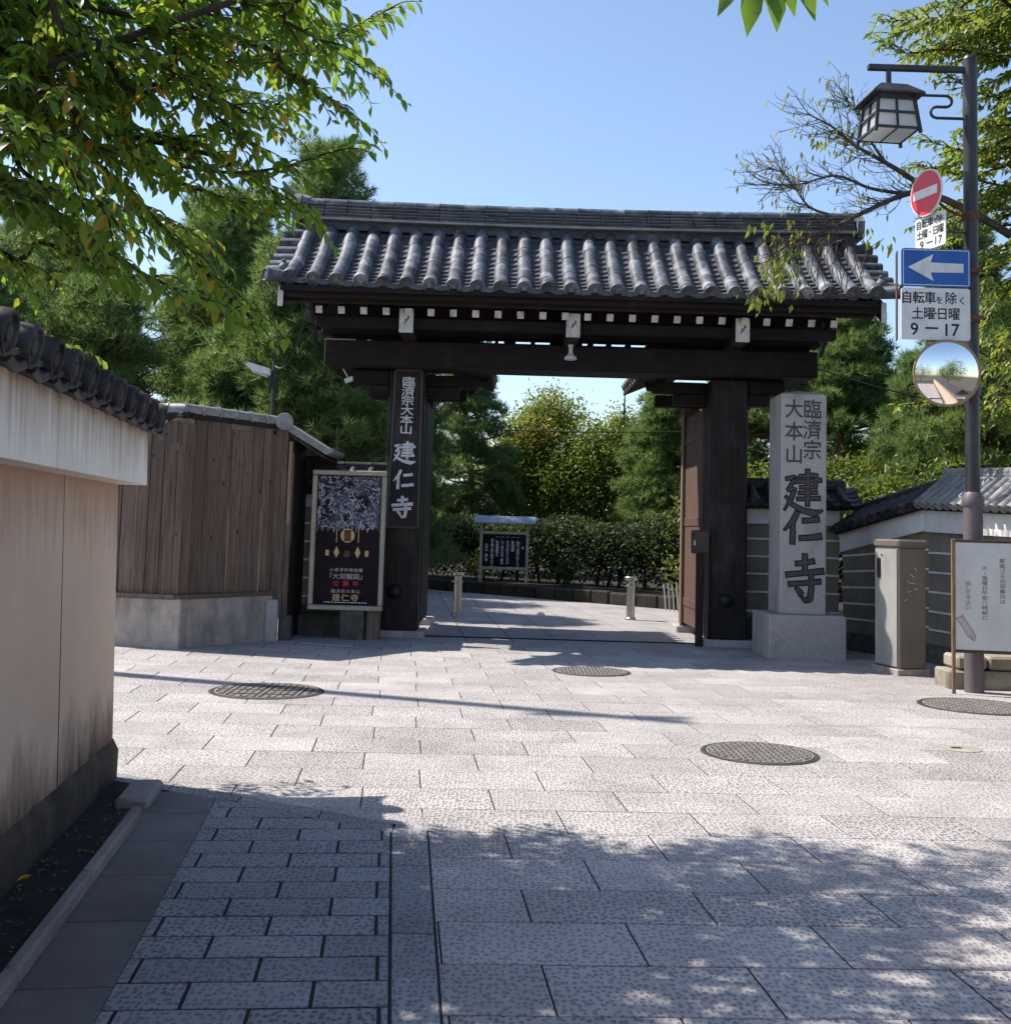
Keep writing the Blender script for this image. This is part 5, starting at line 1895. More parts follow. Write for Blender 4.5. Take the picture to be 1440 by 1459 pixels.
def pine(x, y, h, label, seed, spread=2.6, low=.35, lean=(0, 0), pads=60, tufts=46, tint0=.42, trunk_r=.16, L=.2, visible_trunk=None, group='pine trees round the gate'):
    rng = np.random.default_rng(seed)
    t_ = thing('pine_tree', label, 'tree', (x, y, 0), group)
    tr = MB()
    pts = [Vector((x + lean[0] * q + .22 * math.sin(q * 5 + seed), y + lean[1] * q + .18 * math.cos(q * 4 + seed), h * q)) for q in np.linspace(0, 1, 9)]
    sp = spline(pts, 3)
    tr.tube(sp, [trunk_r * (1 - .85 * i / (len(sp) - 1)) for i in range(len(sp))], 9)
    Cs, Ds, Ts = [], [], []
    for k in range(pads):
        q = low + (1 - low) * ((k + rng.uniform(0, 1)) / pads)
        q = min(q, .995)
        b = sp[int(q * (len(sp) - 1))]
        ang = k * 2.4 + rng.uniform(-.5, .5)
        env = spread * (1 - ((q - low) / (1 - low)) ** 1.7 * .8) * rng.uniform(.45, 1.0)
        tip = b + Vector((math.cos(ang) * env, math.sin(ang) * env, env * rng.uniform(.0, .35)))
        mid = b.lerp(tip, .5) + Vector((0, 0, -.08 * env))
        br = spline([b, mid, tip], 3)
        tr.tube(br, [max(.012, trunk_r * .32 * (1 - i / len(br))) for i in range(len(br))], 5)
        pr_ = rng.uniform(.42, .8) * (spread / 2.6) ** .5
        n = int(tufts * rng.uniform(.6, 1.3))
        a = rng.normal(size=(n, 3))
        a = unit(a) * rng.uniform(.25, 1, (n, 1)) ** .5
        cen = np.array(tip.lerp(b, .18))
        pos = cen + a * np.array([pr_, pr_, pr_ * .42])
        Cs.append(pos)
        Ds.append(unit(a * np.array([.9, .9, .5]) + np.array([0, 0, .75]) + rng.normal(size=(n, 3)) * .25))
        Ts.append(np.full(n, tint0 + rng.normal() * .16) + rng.normal(size=n) * .07)
    put('trunk', tr, M['pine_bark'], t_, True)
    needles('crown', np.concatenate(Cs), np.concatenate(Ds), np.clip(np.concatenate(Ts), 0, 1), t_, rng, per=12, L=L, Wd=.022)
    return t_


def broad(x, y, h, label, seed, blobs, nleaf, leaf=.09, mat='broad_leaf', tint=(.45, .2), bark='bark', trunk_r=.14, limbs=None, group=None, name='broadleaf_tree', orange=None):
    rng = np.random.default_rng(seed)
    t_ = thing(name, label, 'tree', (x, y, 0), group)
    tr = MB()
    fork = Vector((x, y, h * .30))
    tr.tube(spline([(x, y, -.05), (x + .05, y, h * .15), fork], 4), [trunk_r * (1 - .35 * i / 8) for i in range(9)], 9)
    Cs, Ds, Ns, Ts = [], [], [], []
    tot = sum(b[3] * b[4] * b[5] for b in blobs)
    for (bx, by, bz, rx_, ry_, rz_, *ext) in blobs:
        c = Vector((bx, by, bz))
        mid = fork.lerp(c, .5) + Vector((rng.normal() * .15, rng.normal() * .15, .1))
        br = spline([fork - Vector((0, 0, .2)), mid, c, c + (c - mid) * .5], 4)
        tr.tube(br, [trunk_r * .55 * (1 - .9 * i / len(br)) + .006 for i in range(len(br))], 6)
        n = max(30, int(nleaf * rx_ * ry_ * rz_ / tot))
        # twiggy clusters inside the blob
        nc = max(6, n // 26)
        a = unit(rng.normal(size=(nc, 3))) * rng.uniform(.15, 1, (nc, 1)) ** .45
        cc = np.array(c) + a * np.array([rx_, ry_, rz_])
        for i in range(0, nc, 3):
            tr.tube([c.lerp(Vector(cc[i]), .15), c.lerp(Vector(cc[i]), .6) + Vector((0, 0, .05)), Vector(cc[i])], [.016, .011, .005], 4, False)
        k = rng.integers(0, nc, n)
        pos = cc[k] + rng.normal(size=(n, 3)) * (leaf * 1.7)
        Cs.append(pos)
        d = unit(a[k] * .5 + rng.normal(size=(n, 3)) * .7 + np.array([0, 0, -.35]))
        Ds.append(d)
        Ns.append(unit(rng.normal(size=(n, 3)) * .6 + np.array([0, 0, 1])))
        ct = (ext[0] if ext else tint[0]) + rng.normal(size=nc) * tint[1] * .7
        Ts.append(ct[k] + rng.normal(size=n) * tint[1] * .5)
    put('trunk', tr, M[bark], t_, True)
    C = np.concatenate(Cs)
    n = len(C)
    crown('crown', C, np.concatenate(Ds), np.concatenate(Ns), leaf * rng.uniform(.7, 1.2, n), leaf * .5 * rng.uniform(.8, 1.2, n), np.clip(np.concatenate(Ts), 0, 1), M[mat], t_)
    return t_


# ------------------------------------------------------------------ pines behind the fence, in the court and behind the pillar
PN = [
    (-6.6, 26.5, 9.4, 'broad green pine behind the board fence, in front of the taller pines', 1, 3.1, .12, 95, .50),
    (-11.0, 28.0, 9.0, 'pine with loose crown above the tiled left wall', 2, 3.2, .15, 90, .40),
    (-5.2, 30.0, 12.0, 'tallest pine, rising over the left end of the gate roof', 3, 2.7, .22, 95, .42),
    (-2.9, 28.5, 6.6, 'low bushy pine beside the left gate post, behind the name board', 4, 2.0, .12, 80, .36),
    (-8.6, 34.0, 11.5, 'dark pine far behind the board fence', 5, 3.2, .2, 80, .25),
    (-14.2, 33.0, 10.5, 'dark pine at the far left edge behind the cherry branches', 6, 3.4, .15, 80, .22),
    (-1.15, 36.0, 8.2, 'tall layered pine seen through the left half of the gateway', 7, 1.9, .14, 85, .40),
    (5.05, 34.5, 6.1, 'leaning bright green pine seen through the right side of the gateway', 8, 1.75, .25, 75, .58),
    (6.7, 31.0, 7.1, 'pine with pale bare trunk just left of the carved pillar', 9, 1.7, .62, 60, .55),
    (9.3, 31.0, 8.0, 'pine with reddish bare trunk just right of the carved pillar', 10, 2.0, .58, 75, .50),
    (12.2, 30.0, 10.4, 'tall pine behind the road signs', 11, 2.4, .25, 90, .42),
    (10.9, 36.0, 8.6, 'dark pine filling the gap behind the sunlit right wall', 12, 3.0, .12, 90, .24),
    (-5.3, 23.0, 5.6, 'short bright pine just behind the right end of the board fence', 14, 2.2, .15, 80, .6),
    (-3.9, 22.0, 7.0, 'full pine rising behind the framed poster and the lamp pole', 18, 2.3, .16, 95, .5),
    (-7.2, 29.0, 8.6, 'dense pine filling the middle of the row behind the fence', 19, 3.0, .12, 100, .34),
    (-11.5, 23.5, 7.6, 'full pine behind the tiled left wall', 20, 2.8, .12, 95, .42),
    (-8.8, 23.5, 6.6, 'rounded bright pine just behind the left end of the board fence', 15, 2.5, .15, 85, .62),
    (10.3, 27.4, 6.2, 'bright rounded pine behind the lower right corner of the gate roof and the mirror', 16, 1.9, .22, 80, .6),
    (11.2, 26.0, 7.2, 'bright full pine behind the cabinet and the lamp post', 17, 2.4, .18, 85, .58),
    (7.3, 35.0, 6.4, 'bushy pine filling the gap between the right gate post and the carved pillar', 21, 2.0, .12, 90, .45),
    (15.6, 33.0, 9.0, 'pine at the far right behind the yellowing cherry', 13, 3.0, .15, 80, .34),
]
for (x, y, h, lab, sd_, spd, low, pads, tint0) in PN:
    pine(x, y, h, lab, sd_, spd, low, pads=int(pads * 1.35), tufts=78, tint0=tint0, L=.25)

# leafy trees in the court
broad(1.7, 38.5, 6.0, 'maple with orange-tinged leaves in the middle of the gateway', 21,
      [(.7, 38, 4.6, 1.1, 1.0, .9, .62), (1.6, 38.6, 5.6, 1.1, 1.0, .8, .68), (1.1, 37.5, 4.9, .7, .7, .35, .96), (.2, 38, 3.6, 1.2, 1, .9, .5), (2.4, 38, 4.1, 1.0, 1, .9, .56), (1.0, 37.6, 2.7, 1.6, 1, .8, .55)], 24000, .135, tint=(.5, .16), group='leafy trees behind the hedge')
broad(3.9, 37.5, 5.6, 'slanting green-leaved tree in the right half of the gateway', 22,
      [(3.2, 37.2, 4.3, 1.2, 1, 1.0, .52), (2.2, 37, 3.3, 1.2, 1, .9, .56), (4.3, 37.5, 4.6, 1.1, 1, 1.0, .56), (3.4, 37, 2.6, 1.7, 1, .8, .58), (4.9, 37.2, 3.3, 1.2, 1, .9, .6), (3.9, 37, 5.3, .35, .3, .6, .6)], 24000, .135, tint=(.5, .14), group='leafy trees behind the hedge')
broad(7.4, 28.5, 3.6, 'low dark shrub tree behind the corner of the walls', 24, [(7.2, 28, 2.4, 1.8, 1, 1.1), (9.2, 28.5, 2.6, 1.8, 1, 1.2), (5.6, 28, 2.1, 1.2, 1, .9)], 13000, .14, tint=(.1, .12), name='shrub')
broad(11.8, 25.0, 3.6, 'broad dark shrub behind the sunlit right wall', 25, [(11.2, 25, 2.5, 1.8, 1, 1.2), (13.5, 25, 3.0, 1.8, 1, 1.6), (9.6, 26, 2.2, 1.4, 1, 1.0)], 15000, .14, tint=(.08, .12), name='shrub')
broad(-9.5, 23.0, 3.6, 'dark shrub row rising behind the left end of the fence', 26, [(-9.4, 23, 2.4, 2.2, 1, 1.4), (-6.2, 23, 2.6, 1.7, 1, 1.2), (-4.4, 22, 2.4, 1.2, 1, .9)], 18000, .14, tint=(.28, .16), name='shrub')

# hedge along the bed
rng = np.random.default_rng(31)
hd = thing('hedge', 'dark clipped hedge across the court behind the gateway', 'hedge', (2.0, 29.8, 0))
HA, HB_ = np.array([-6.5, 36.2]), np.array([9.5, 24.6])
n = 52000
u = rng.uniform(0, 1, n)
z = rng.uniform(0, 1, n) ** .8
zt = 1.88 + .10 * np.sin(u * 40) + .07 * np.sin(u * 97 + 1)
off = rng.normal(size=n) * .33
dxy = (HB_ - HA) / np.linalg.norm(HB_ - HA)
nx = np.array([-dxy[1], dxy[0]])
pos = np.stack([HA[0] + (HB_[0] - HA[0]) * u + nx[0] * off, HA[1] + (HB_[1] - HA[1]) * u + nx[1] * off, .28 + z * (zt - .28) + rng.normal(size=n) * .04], 1)
clump = np.sin(pos[:, 0] * 5.1) * np.sin(pos[:, 2] * 7.3 + pos[:, 0] * 2)
keep = (z > .25) | (rng.uniform(size=n) < .45)
pos, clump = pos[keep], clump[keep]
n = len(pos)
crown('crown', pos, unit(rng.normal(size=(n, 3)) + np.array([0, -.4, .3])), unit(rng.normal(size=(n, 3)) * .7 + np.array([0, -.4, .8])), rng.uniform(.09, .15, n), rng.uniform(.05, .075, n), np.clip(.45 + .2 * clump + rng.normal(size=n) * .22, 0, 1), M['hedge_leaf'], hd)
g = MB()
for k in range(34):
    q = rng.uniform(0, 1)
    p = Vector((*(HA + (HB_ - HA) * q), 0))
    g.tube([p, p + Vector((rng.normal() * .1, 0, .6)), p + Vector((rng.normal() * .2, 0, 1.4))], [.05, .035, .02], 5)
put('stem', g, M['bark'], hd, True, kind='stuff')
# bed edging stones, the shade on them put into their dark colour
be = thing('bed_edging', None, None, (1, 27.5, 0), kind='structure')
ea, eb = Vector((-5.2, 32.9, 0)), Vector((7.5, 20.9, 0))
ed = (eb - ea).normalized()
en = Vector((ed.y, -ed.x, 0))
s_ = 0
random.seed(9)
while s_ < (eb - ea).length:
    w_ = random.uniform(.45, .8)
    c = ea + ed * (s_ + w_ / 2)
    put('edging_stone', MB().obox(c + Vector((0, 0, .13)), (w_ - .02, .28, .30 + random.uniform(-.03, .03)), (ed, en * -1, ZD), .03), M['shaded_stone'], be)
    s_ += w_
g = MB()
g.poly([ea + en * -.1 + Vector((0, 0, .2)), eb + en * -.1 + Vector((0, 0, .2)), eb + Vector((30, 14, .2)), Vector((30, 60, .2)), Vector((-40, 60, .2)), ea + Vector((-30, 0, .2))][::1])
put('planting_bed', g, M['bed'], kind='structure')
# low plants in the bed
rng = np.random.default_rng(77)
for i, (x, y, s_, lab, tn) in enumerate(((-.45, 30.35, .42, 'bright yellow-green shrub peeping out behind the left foot of the notice board', .82), (4.3, 25.8, .55, 'light green shrub beside the right door leaf in the bed', .75), (1.6, 28.4, .35, 'low dark plant at the foot of the hedge', .5))):
    sh_ = thing('shrub', lab, 'shrub', (x, y, .2))
    n = 420
    p = np.array([x, y, .25 + s_]) + rng.normal(size=(n, 3)) * np.array([s_ * .5, s_ * .3, s_ * .42])
    crown('foliage', p, unit(rng.normal(size=(n, 3)) + np.array([0, 0, .8])), unit(rng.normal(size=(n, 3)) + np.array([0, -.5, .6])), rng.uniform(.08, .14, n), rng.uniform(.04, .06, n), np.clip(tn + rng.normal(size=n) * .1, 0, 1), M['broad_leaf' if tn > .6 else 'hedge_leaf'], sh_)
    put('stem', MB().tube([(x, y, .15), (x, y, .25 + s_ * .7)], [.03, .015], 6), M['bark'], sh_, True)
# distant wood closing the view
rng = np.random.default_rng(5)
n = 14000
px_ = rng.uniform(-46, 46, n)
pz_ = rng.uniform(0, 1, n) * (4.2 + 1.6 * np.sin(px_ * .45) + 1.0 * np.sin(px_ * 1.3 + 1))
pos = np.stack([px_, 52 + rng.normal(size=n) * 2.2, pz_ + .2], 1)
V, tri = leaf_geo(pos, rand_dirs(n, rng), unit(rng.normal(size=(n, 3)) + np.array([0, -.6, .6])), rng.uniform(.35, .6, n), rng.uniform(.25, .4, n), False)
me = tri_mesh('distant_wood', V - np.array([0, 52, 0]), tri, np.clip(.25 + .2 * np.sin(px_ * 2.1) + rng.normal(size=n) * .15, 0, 1), M['hedge_leaf'])
place('distant_wood', me, (0, 52, 0), None, None, 'dark wood far behind the temple court', 'trees', 'stuff')

# ------------------------------------------------------------------ cherry over the left wall
def twigs(rng, path, r0, spacing, tl, droop, leafL, dens, out, tubes, start=.15, side_up=.25, hang=(-.95, -.25)):
    """hang leafy twigs on a limb; out collects leaf arrays"""
    sp = path
    seg = [0]
    for i in range(1, len(sp)):
        seg.append(seg[-1] + (sp[i] - sp[i - 1]).length)
    L = seg[-1]
    s_ = L * start
    sgn = 1
    while s_ <= L:
        i = max(1, next((k for k in range(len(seg)) if seg[k] >= s_), len(seg) - 1))
        p = sp[i]
        d = (sp[i] - sp[i - 1]).normalized()
        side = d.cross(ZD)
        side = side.normalized() if side.length > .1 else Vector((1, 0, 0))
        l = tl * rng.uniform(.5, 1.15) * (1.0 - .35 * s_ / L)
        end = s_ >= L - spacing
        dirv = (d * rng.uniform(.5, 1.0) + side * (0 if end else sgn * rng.uniform(.4, .9)) + ZD * (rng.uniform(-.1, side_up))).normalized()
        p1 = p + dirv * l * .55 + ZD * (-droop * l * .12)
        p2 = p + dirv * l + ZD * (-droop * l * .55)
        tw = spline([p, p1, p2], 4)
        tubes.tube(tw, [r0 * (1 - .8 * k / len(tw)) for k in range(len(tw))], 4, False)
        nl = max(3, int(l / dens))
        for k in range(nl):
            q = (k + .6) / nl
            j = min(len(tw) - 2, int(q * (len(tw) - 1)))
            c = tw[j].lerp(tw[j + 1], q * (len(tw) - 1) - j)
            td = (tw[j + 1] - tw[j]).normalized()
            ts = td.cross(ZD)
            ts = ts.normalized() if ts.length > .1 else side
            ld = td * rng.uniform(.3, .8) + ts * ((1 if k % 2 else -1) * rng.uniform(.3, .9)) + ZD * rng.uniform(*hang)
            nrm = ZD * 1.0 + Vector(rng.normal(size=3) * .45)
            out.append((c, ld, nrm, leafL * rng.uniform(.5, 1.3), rng.uniform()))
        s_ += spacing * rng.uniform(.7, 1.3)
        sgn = -sgn


rng = np.random.default_rng(101)
ct = thing('cherry_tree', 'large leafy cherry tree spreading over the left wall, a few leaves turned orange', 'tree', (-5.6, 6.6, 0))
tubes = MB()
TB = Vector((-5.4, 6.4, 0))
FK = Vector((-5.1, 6.1, 2.6))
trunk = MB().tube(spline([TB, (-5.45, 6.3, 1.3), FK, (-4.9, 5.9, 4.6), (-4.4, 5.7, 6.2)], 5), [.2, .19, .185, .18, .175, .17, .165, .16, .155, .15, .14, .13, .12, .11, .10, .09, .08, .07, .06, .05, .045], 12)
LIMBS = [
    [(-40, 262, 5.3), (60, 290, 5.3), (140, 350, 5.3), (215, 395, 5.3), (290, 425, 5.4)],
    [(-40, 90, 5.6), (83, 187, 5.6), (167, 258, 5.6), (233, 325, 5.7), (300, 395, 5.8), (360, 455, 5.9)],
    [(20, 120, 5.0), (125, 200, 5.2), (225, 228, 5.4), (320, 245, 5.6), (400, 238, 5.8), (475, 215, 6.0)],
    [(60, 60, 5.6), (188, 130, 5.7), (260, 110, 5.8), (330, 88, 5.9), (420, 78, 6.1), (500, 40, 6.3), (555, 12, 6.4)],
    [(110, 210, 6.2), (230, 250, 6.2), (330, 285, 6.2), (410, 290, 6.3)],
    [(-30, -40, 4.9), (90, 40, 5.0), (190, 75, 5.1), (280, 120, 5.3), (350, 160, 5.4)],
    [(-30, 330, 6.3), (60, 345, 6.3), (150, 380, 6.4), (190, 395, 6.5)],
    [(120, -60, 6.6), (240, 10, 6.5), (350, 30, 6.5), (450, 40, 6.6)],
    [(-40, 150, 4.5), (50, 190, 4.5), (120, 260, 4.6), (175, 330, 4.7)],
    [(60, 150, 6.8), (190, 190, 6.8), (300, 190, 6.8), (390, 150, 6.9), (440, 135, 7.0)],
    [(-30, 20, 5.8), (80, 90, 5.8), (170, 170, 5.9), (260, 200, 6.0)],
    [(-50, 200, 6.6), (40, 250, 6.6), (120, 290, 6.7), (200, 300, 6.8), (270, 330, 6.8)],
    [(-40, 420, 7.4), (30, 468, 7.5), (85, 490, 7.6)],
    [(200, -80, 5.6), (300, 0, 5.7), (390, 20, 5.8)],
]
leaves = []
for k in range(17):
    ex_, ey_ = 0, 0
    while True:
        ex_, ey_ = rng.uniform(20, 520), rng.uniform(0, 430)
        if ey_ < 400 - ex_ * .15 and (ex_ < 400 or ey_ < 330 - (ex_ - 400) * 1.6) and not (ex_ > 300 and 300 < ey_ ):
            break
    a_ = rng.uniform(.05, .65)
    l_ = rng.uniform(150, 260)
    Y_ = rng.uniform(5.0, 7.2)
    LIMBS.append([(ex_ - l_ * math.cos(a_), ey_ - l_ * math.sin(a_), Y_ - .1), (ex_ - l_ * .5 * math.cos(a_), ey_ - l_ * .55 * math.sin(a_), Y_), (ex_, ey_, Y_ + .1)])
for lm in LIMBS:
    pts = [P(*q) for q in lm]
    root = FK.lerp(Vector((-4.6, 5.8, 5.2)), rng.uniform(0, 1))
    path = spline([root.lerp(pts[0], .0)] + pts, 6)
    n = len(path)
    tubes.tube(path, [max(.005, .019 * (1 - i / n) ** 1.2 + .004) for i in range(n)], 7)
    twigs(rng, path, .005, .045, .44, .55, .088, .032, leaves, tubes, .22, .3, (-.6, .15))
near = list(leaves)
# canopy above the frame: it throws the dappled shade on the paving
high = []


def floor_z(y):
    return 1.6 + .535 * y + .42


LEADS = []


def shade_spot(gx, gy, up, lo=.25):
    """tip of a high branch whose shadow falls on (gx, gy)"""
    y = (gy + .25 * (2.05 + up)) / (1 - .25 * .535)
    z = floor_z(y) + up
    LEADS.append((gx - .71 * z, y, up, lo))


for k in range(17):
    shade_spot(rng.uniform(-1.1, .55), rng.uniform(3.3, 6.05), rng.uniform(.05, .9))
for k in range(5):
    shade_spot(-.5 + .28 * k, 5.95 - .06 * k, .2 + .15 * (k % 3))
for k in range(11):
    shade_spot(.5 + .28 * k, rng.uniform(5.45, 6.15), rng.uniform(.05, .8), .55)
for k in range(12):
    shade_spot(rng.uniform(-.2, .75), rng.uniform(3.4, 5.8), rng.uniform(.3, 1.1), .6)
for k in range(6):
    shade_spot(rng.uniform(1.7, 3.2), rng.uniform(3.5, 5.2), rng.uniform(.1, .8), .78)
LEADS += [(.6, 5.6, .25, .7), (-.1, 7.0, .5, .8)]
for tx, ty, dz, lo in LEADS:
    tip = Vector((tx, ty, floor_z(ty) + dz))
    root = Vector((-4.7, 5.8, 5.0)).lerp(Vector((-4.4, 5.7, 6.1)), rng.uniform())
    mid = root.lerp(tip, .5)
    mid.z = max(mid.z, floor_z(mid.y) + .1) + .15
    path = spline([root, mid, tip], 8)
    n = len(path)
    tubes.tube(path, [max(.006, .04 * (1 - i / n) + .005) for i in range(n)], 6)
    twigs(rng, path, .006, .075, .5, .5, .108, .038, high, tubes, lo)
# gaps in the canopy where the sun comes through in patches
GAPS = [(.98, 4.5, .45, .5), (1.35, 4.15, .40, .22), (2.0, 4.5, .34, .20), (2.5, 4.05, .40, .25), (1.75, 5.15, .35, .16), (.75, 3.95, .2, .14), (2.9, 4.75, .35, .2), (2.2, 3.65, .5, .14)]
kept = []
for q in high:
    k_ = q[0].z / SUN.z
    gx_, gy_ = q[0].x - SUN.x * k_, q[0].y - SUN.y * k_
    if any(((gx_ - a) / c) ** 2 + ((gy_ - b) / d) ** 2 < 1 for a, b, c, d in GAPS) and rng.uniform() < .9:
        continue
    kept.append(q)
high = kept
# one twig hanging low just in front of the viewer
tb = P(1085, -60, 2.95)
path = spline([Vector((-.6, 4.6, 4.75)), Vector((.3, 3.6, 4.0)), tb], 8)
tubes.tube(path, [.016 * (1 - .8 * i / len(path)) for i in range(len(path))], 6)
big = []
for (px, py, dx, dz, l) in ((1074, -28, -.12, -1, .155), (1056, -30, -.7, -1, .12), (1100, -24, .12, -1, .135), (1108, -34, .5, -1, .12), (1126, -40, .6, -1, .15), (1140, -46, .8, -.9, .13), (1084, -40, .3, -1, .12)):
    c = P(px, py, 2.95)
    tubes.tube([tb, (tb + c) / 2 + Vector((0, 0, .01)), c], .0022, 4)
    big.append((c, Vector((dx, -.2, dz)), Vector((.3 * dx, -1, .25)), l, .12))


def arrays(lst):
    C = np.array([q[0] for q in lst])
    D = np.array([q[1] for q in lst])
    N = np.array([q[2] for q in lst])
    L = np.array([q[3] for q in lst])
    T = np.array([q[4] for q in lst])
    return C, D, N, L, T


put('trunk', trunk, M['bark'], ct, True)
put('branch', tubes, M['bark'], ct, True, kind='stuff')
# the 300 leaves that show largest are objects; the rest one part
inv = []
for q in near:
    a = PX(q[0])
    if 0 < a[0] < 1440 and 0 < a[1] < 1459:
        inv.append(q)
inv.sort(key=lambda q: (q[0] - Vector((0, 0, 1.6))).length - q[3] * 20)
sing = big + inv[:290]
ids = set(id(q) for q in sing)
lm_cache = {}
for q in sing:
    tq = min(9, int(q[4] * 10))
    if tq not in lm_cache:
        V, tri = leaf_geo(np.zeros((1, 3)), np.array([[0., 1, 0]]), np.array([[0., 0, 1]]), np.array([1.0]), np.array([.46]), True)
        lm_cache[tq] = tri_mesh('leaf', V, tri, np.array([(tq + .5) / 10 * .985]), M['cherry_leaf'])
    o = place('leaf', lm_cache[tq], q[0], ct, frame(q[1], q[2]))
    o.scale = (q[3], q[3], q[3])
for lst, fine in (([q for q in near if id(q) not in ids], True), (high, False)):
    C, D, N, L, T = arrays(lst)
    crown('crown', C, D, N, L, L * (.46 if fine else .5), np.clip(T * .985, 0, 1), M['cherry_leaf'], ct, fine)


# ------------------------------------------------------------------ yellowing cherry behind the lamp post
rng = np.random.default_rng(202)
yt = thing('cherry_tree', 'yellowing cherry behind the lamp post, bare twigs reaching over the gate roof', 'tree', (9.3, 15.6, 0))
trunk = MB().tube(spline([(9.3, 15.6, 0), (9.1, 15.5, 1.8), (8.6, 15.2, 3.4), (8.0, 15.0, 5.2), (7.9, 15.0, 8.0)], 4), [.24, .23, .22, .21, .2, .19, .18, .17, .16, .15, .14, .13, .12, .1, .08, .06, .05], 10)
tubes = MB()
lv = []
YL = [
    [(1500, 20, 14.2), (1420, 30, 14.2), (1340, 25, 14.2), (1270, 30, 14.3)],
    [(1500, 90, 14.0), (1420, 80, 14.0), (1350, 70, 14.1), (1290, 75, 14.2), (1262, 60, 14.2)],
    [(1500, 130, 14.6), (1440, 140, 14.6), (1390, 130, 14.6), (1340, 100, 14.6)],
    [(1500, 200, 14.4), (1440, 210, 14.4), (1380, 215, 14.4), (1320, 200, 14.4)],
    [(1500, 270, 14.6), (1430, 265, 14.6), (1370, 250, 14.6), (1310, 235, 14.6)],
    [(1500, 330, 14.2), (1440, 320, 14.2), (1390, 330, 14.2), (1345, 345, 14.3)],
    [(1520, 400, 14.6), (1460, 400, 14.5), (1420, 430, 14.5), (1400, 470, 14.5)],
    [(1520, 470, 14.2), (1470, 490, 14.2), (1430, 540, 14.2), (1410, 590, 14.2)],
    [(1520, 560, 14.5), (1460, 560, 14.5), (1400, 575, 14.4), (1340, 570, 14.4), (1280, 580, 14.5)],
    [(1530, 10, 15.5), (1470, -20, 15.4), (1400, -20, 15.4), (1330, -30, 15.4)],
    [(1530, 620, 15.5), (1470, 600, 15.5), (1430, 600, 15.4)],
    [(1500, 170, 13.6), (1450, 175, 13.6), (1410, 180, 13.6)],
    [(1500, 380, 13.6), (1455, 370, 13.6), (1415, 385, 13.6), (1400, 420, 13.6)],
    [(1520, 60, 13.5), (1465, 110, 13.5), (1430, 150, 13.5)],
    [(1520, 300, 15.4), (1450, 300, 15.4), (1400, 290, 15.4), (1350, 300, 15.4)],
    [(1530, 520, 15.2), (1470, 520, 15.2), (1420, 510, 15.2)],
    [(1530, 240, 15.0), (1470, 230, 15.0), (1420, 240, 15.0), (1395, 250, 15.0)],
    [(1530, 440, 13.8), (1480, 440, 13.8), (1440, 480, 13.8)],
]
for k in range(62):
    ex_, ey_ = rng.uniform(1388, 1460), rng.uniform(0, 640)
    if k < 16:
        ex_, ey_ = rng.uniform(1275, 1420), rng.uniform(-10, 105)
    elif k < 30:
        ex_, ey_ = rng.uniform(1325, 1425), rng.uniform(165, 320)
    Y_ = rng.uniform(13.7, 16.5)
    YL.append([(ex_ + 150, ey_ - 50, Y_), (ex_ + 70, ey_ - 25, Y_), (ex_, ey_, Y_)])
for lm in YL:
    pts = [P(*q) for q in lm]
    root = Vector((8.6, 15.2, 3.4)).lerp(Vector((7.9, 15.0, 7.6)), min(1, max(0, (700 - lm[0][1]) / 700)))
    path = spline([root] + pts, 5)
    n = len(path)
    tubes.tube(path, [max(.007, .035 * (1 - i / n) ** 1.3 + .004) for i in range(n)], 6)
    twigs(rng, path, .009, .06, .46, .25, .13, .04, lv, tubes, .2, .35, (-.6, .2))
# the two long bare limbs and their twigs
bare = MB()
dead = []


def bare_limb(pts, r, depth, twl, leafp):
    path = spline([P(*q) for q in pts], 6)
    n = len(path)
    bare.tube(path, [max(.006, r * (1 - .85 * i / n)) for i in range(n)], 6)
    grow(path, depth, twl, leafp, .25)


def grow(path, depth, twl, leafp, start=.1):
    n = len(path)
    for i in range(int(n * start), n):
        for rep in range(3 if depth > 1 else 1):
            if rng.uniform() < .35:
                continue
            p = path[i]
            d = (path[i] - path[i - 1]).normalized() if i else Vector((-1, 0, 0))
            v = (d * .8 + Vector((rng.normal() * .45 - .25, rng.normal() * .35, rng.normal() * .55 + .12))).normalized()
            l = twl * rng.uniform(.4, 1.1)
            m_ = p + v * l * .5 + Vector((rng.normal() * .03, rng.normal() * .03, -.02))
            e = p + v * l + Vector((rng.normal() * .05, 0, .05 * l))
            tw = spline([p, m_, e], 3)
            rr = .0065 if depth > 1 else .0038
            bare.tube(tw, [rr, rr, rr * .9, rr * .85, rr * .8, rr * .7, rr * .6][:len(tw)], 3, False)
            if depth > 1:
                grow(tw, depth - 1, twl * .5, leafp, .3)
            elif rng.uniform() < leafp:
                dead.append((e, v * .3 + Vector((0, 0, -1)), Vector((rng.normal(), -1, .3)), rng.uniform(.07, .12), rng.uniform(.62, 1.0)))


bare_limb([(1440, 335, 14.2), (1380, 300, 14.1), (1320, 275, 14.0), (1285, 278, 14.0), (1235, 300, 14.0), (1190, 322, 14.0), (1150, 338, 14.1), (1118, 352, 14.2)], .055, 2, .42, .3)
bare_limb([(1330, 278, 14.1), (1295, 252, 14.1), (1250, 225, 14.1), (1215, 205, 14.2), (1185, 180, 14.2), (1150, 162, 14.3)], .04, 2, .5, .36)
bare_limb([(1290, 276, 14.0), (1240, 268, 14.1), (1190, 250, 14.1), (1140, 262, 14.2), (1095, 262, 14.2)], .026, 2, .46, .3)
bare_limb([(1180, 305, 14.0), (1150, 292, 14.1), (1120, 250, 14.1), (1098, 240, 14.2)], .018, 2, .42, .3)
bare_limb([(1262, 232, 14.1), (1240, 200, 14.2), (1225, 165, 14.2), (1205, 140, 14.2)], .02, 2, .4, .5)
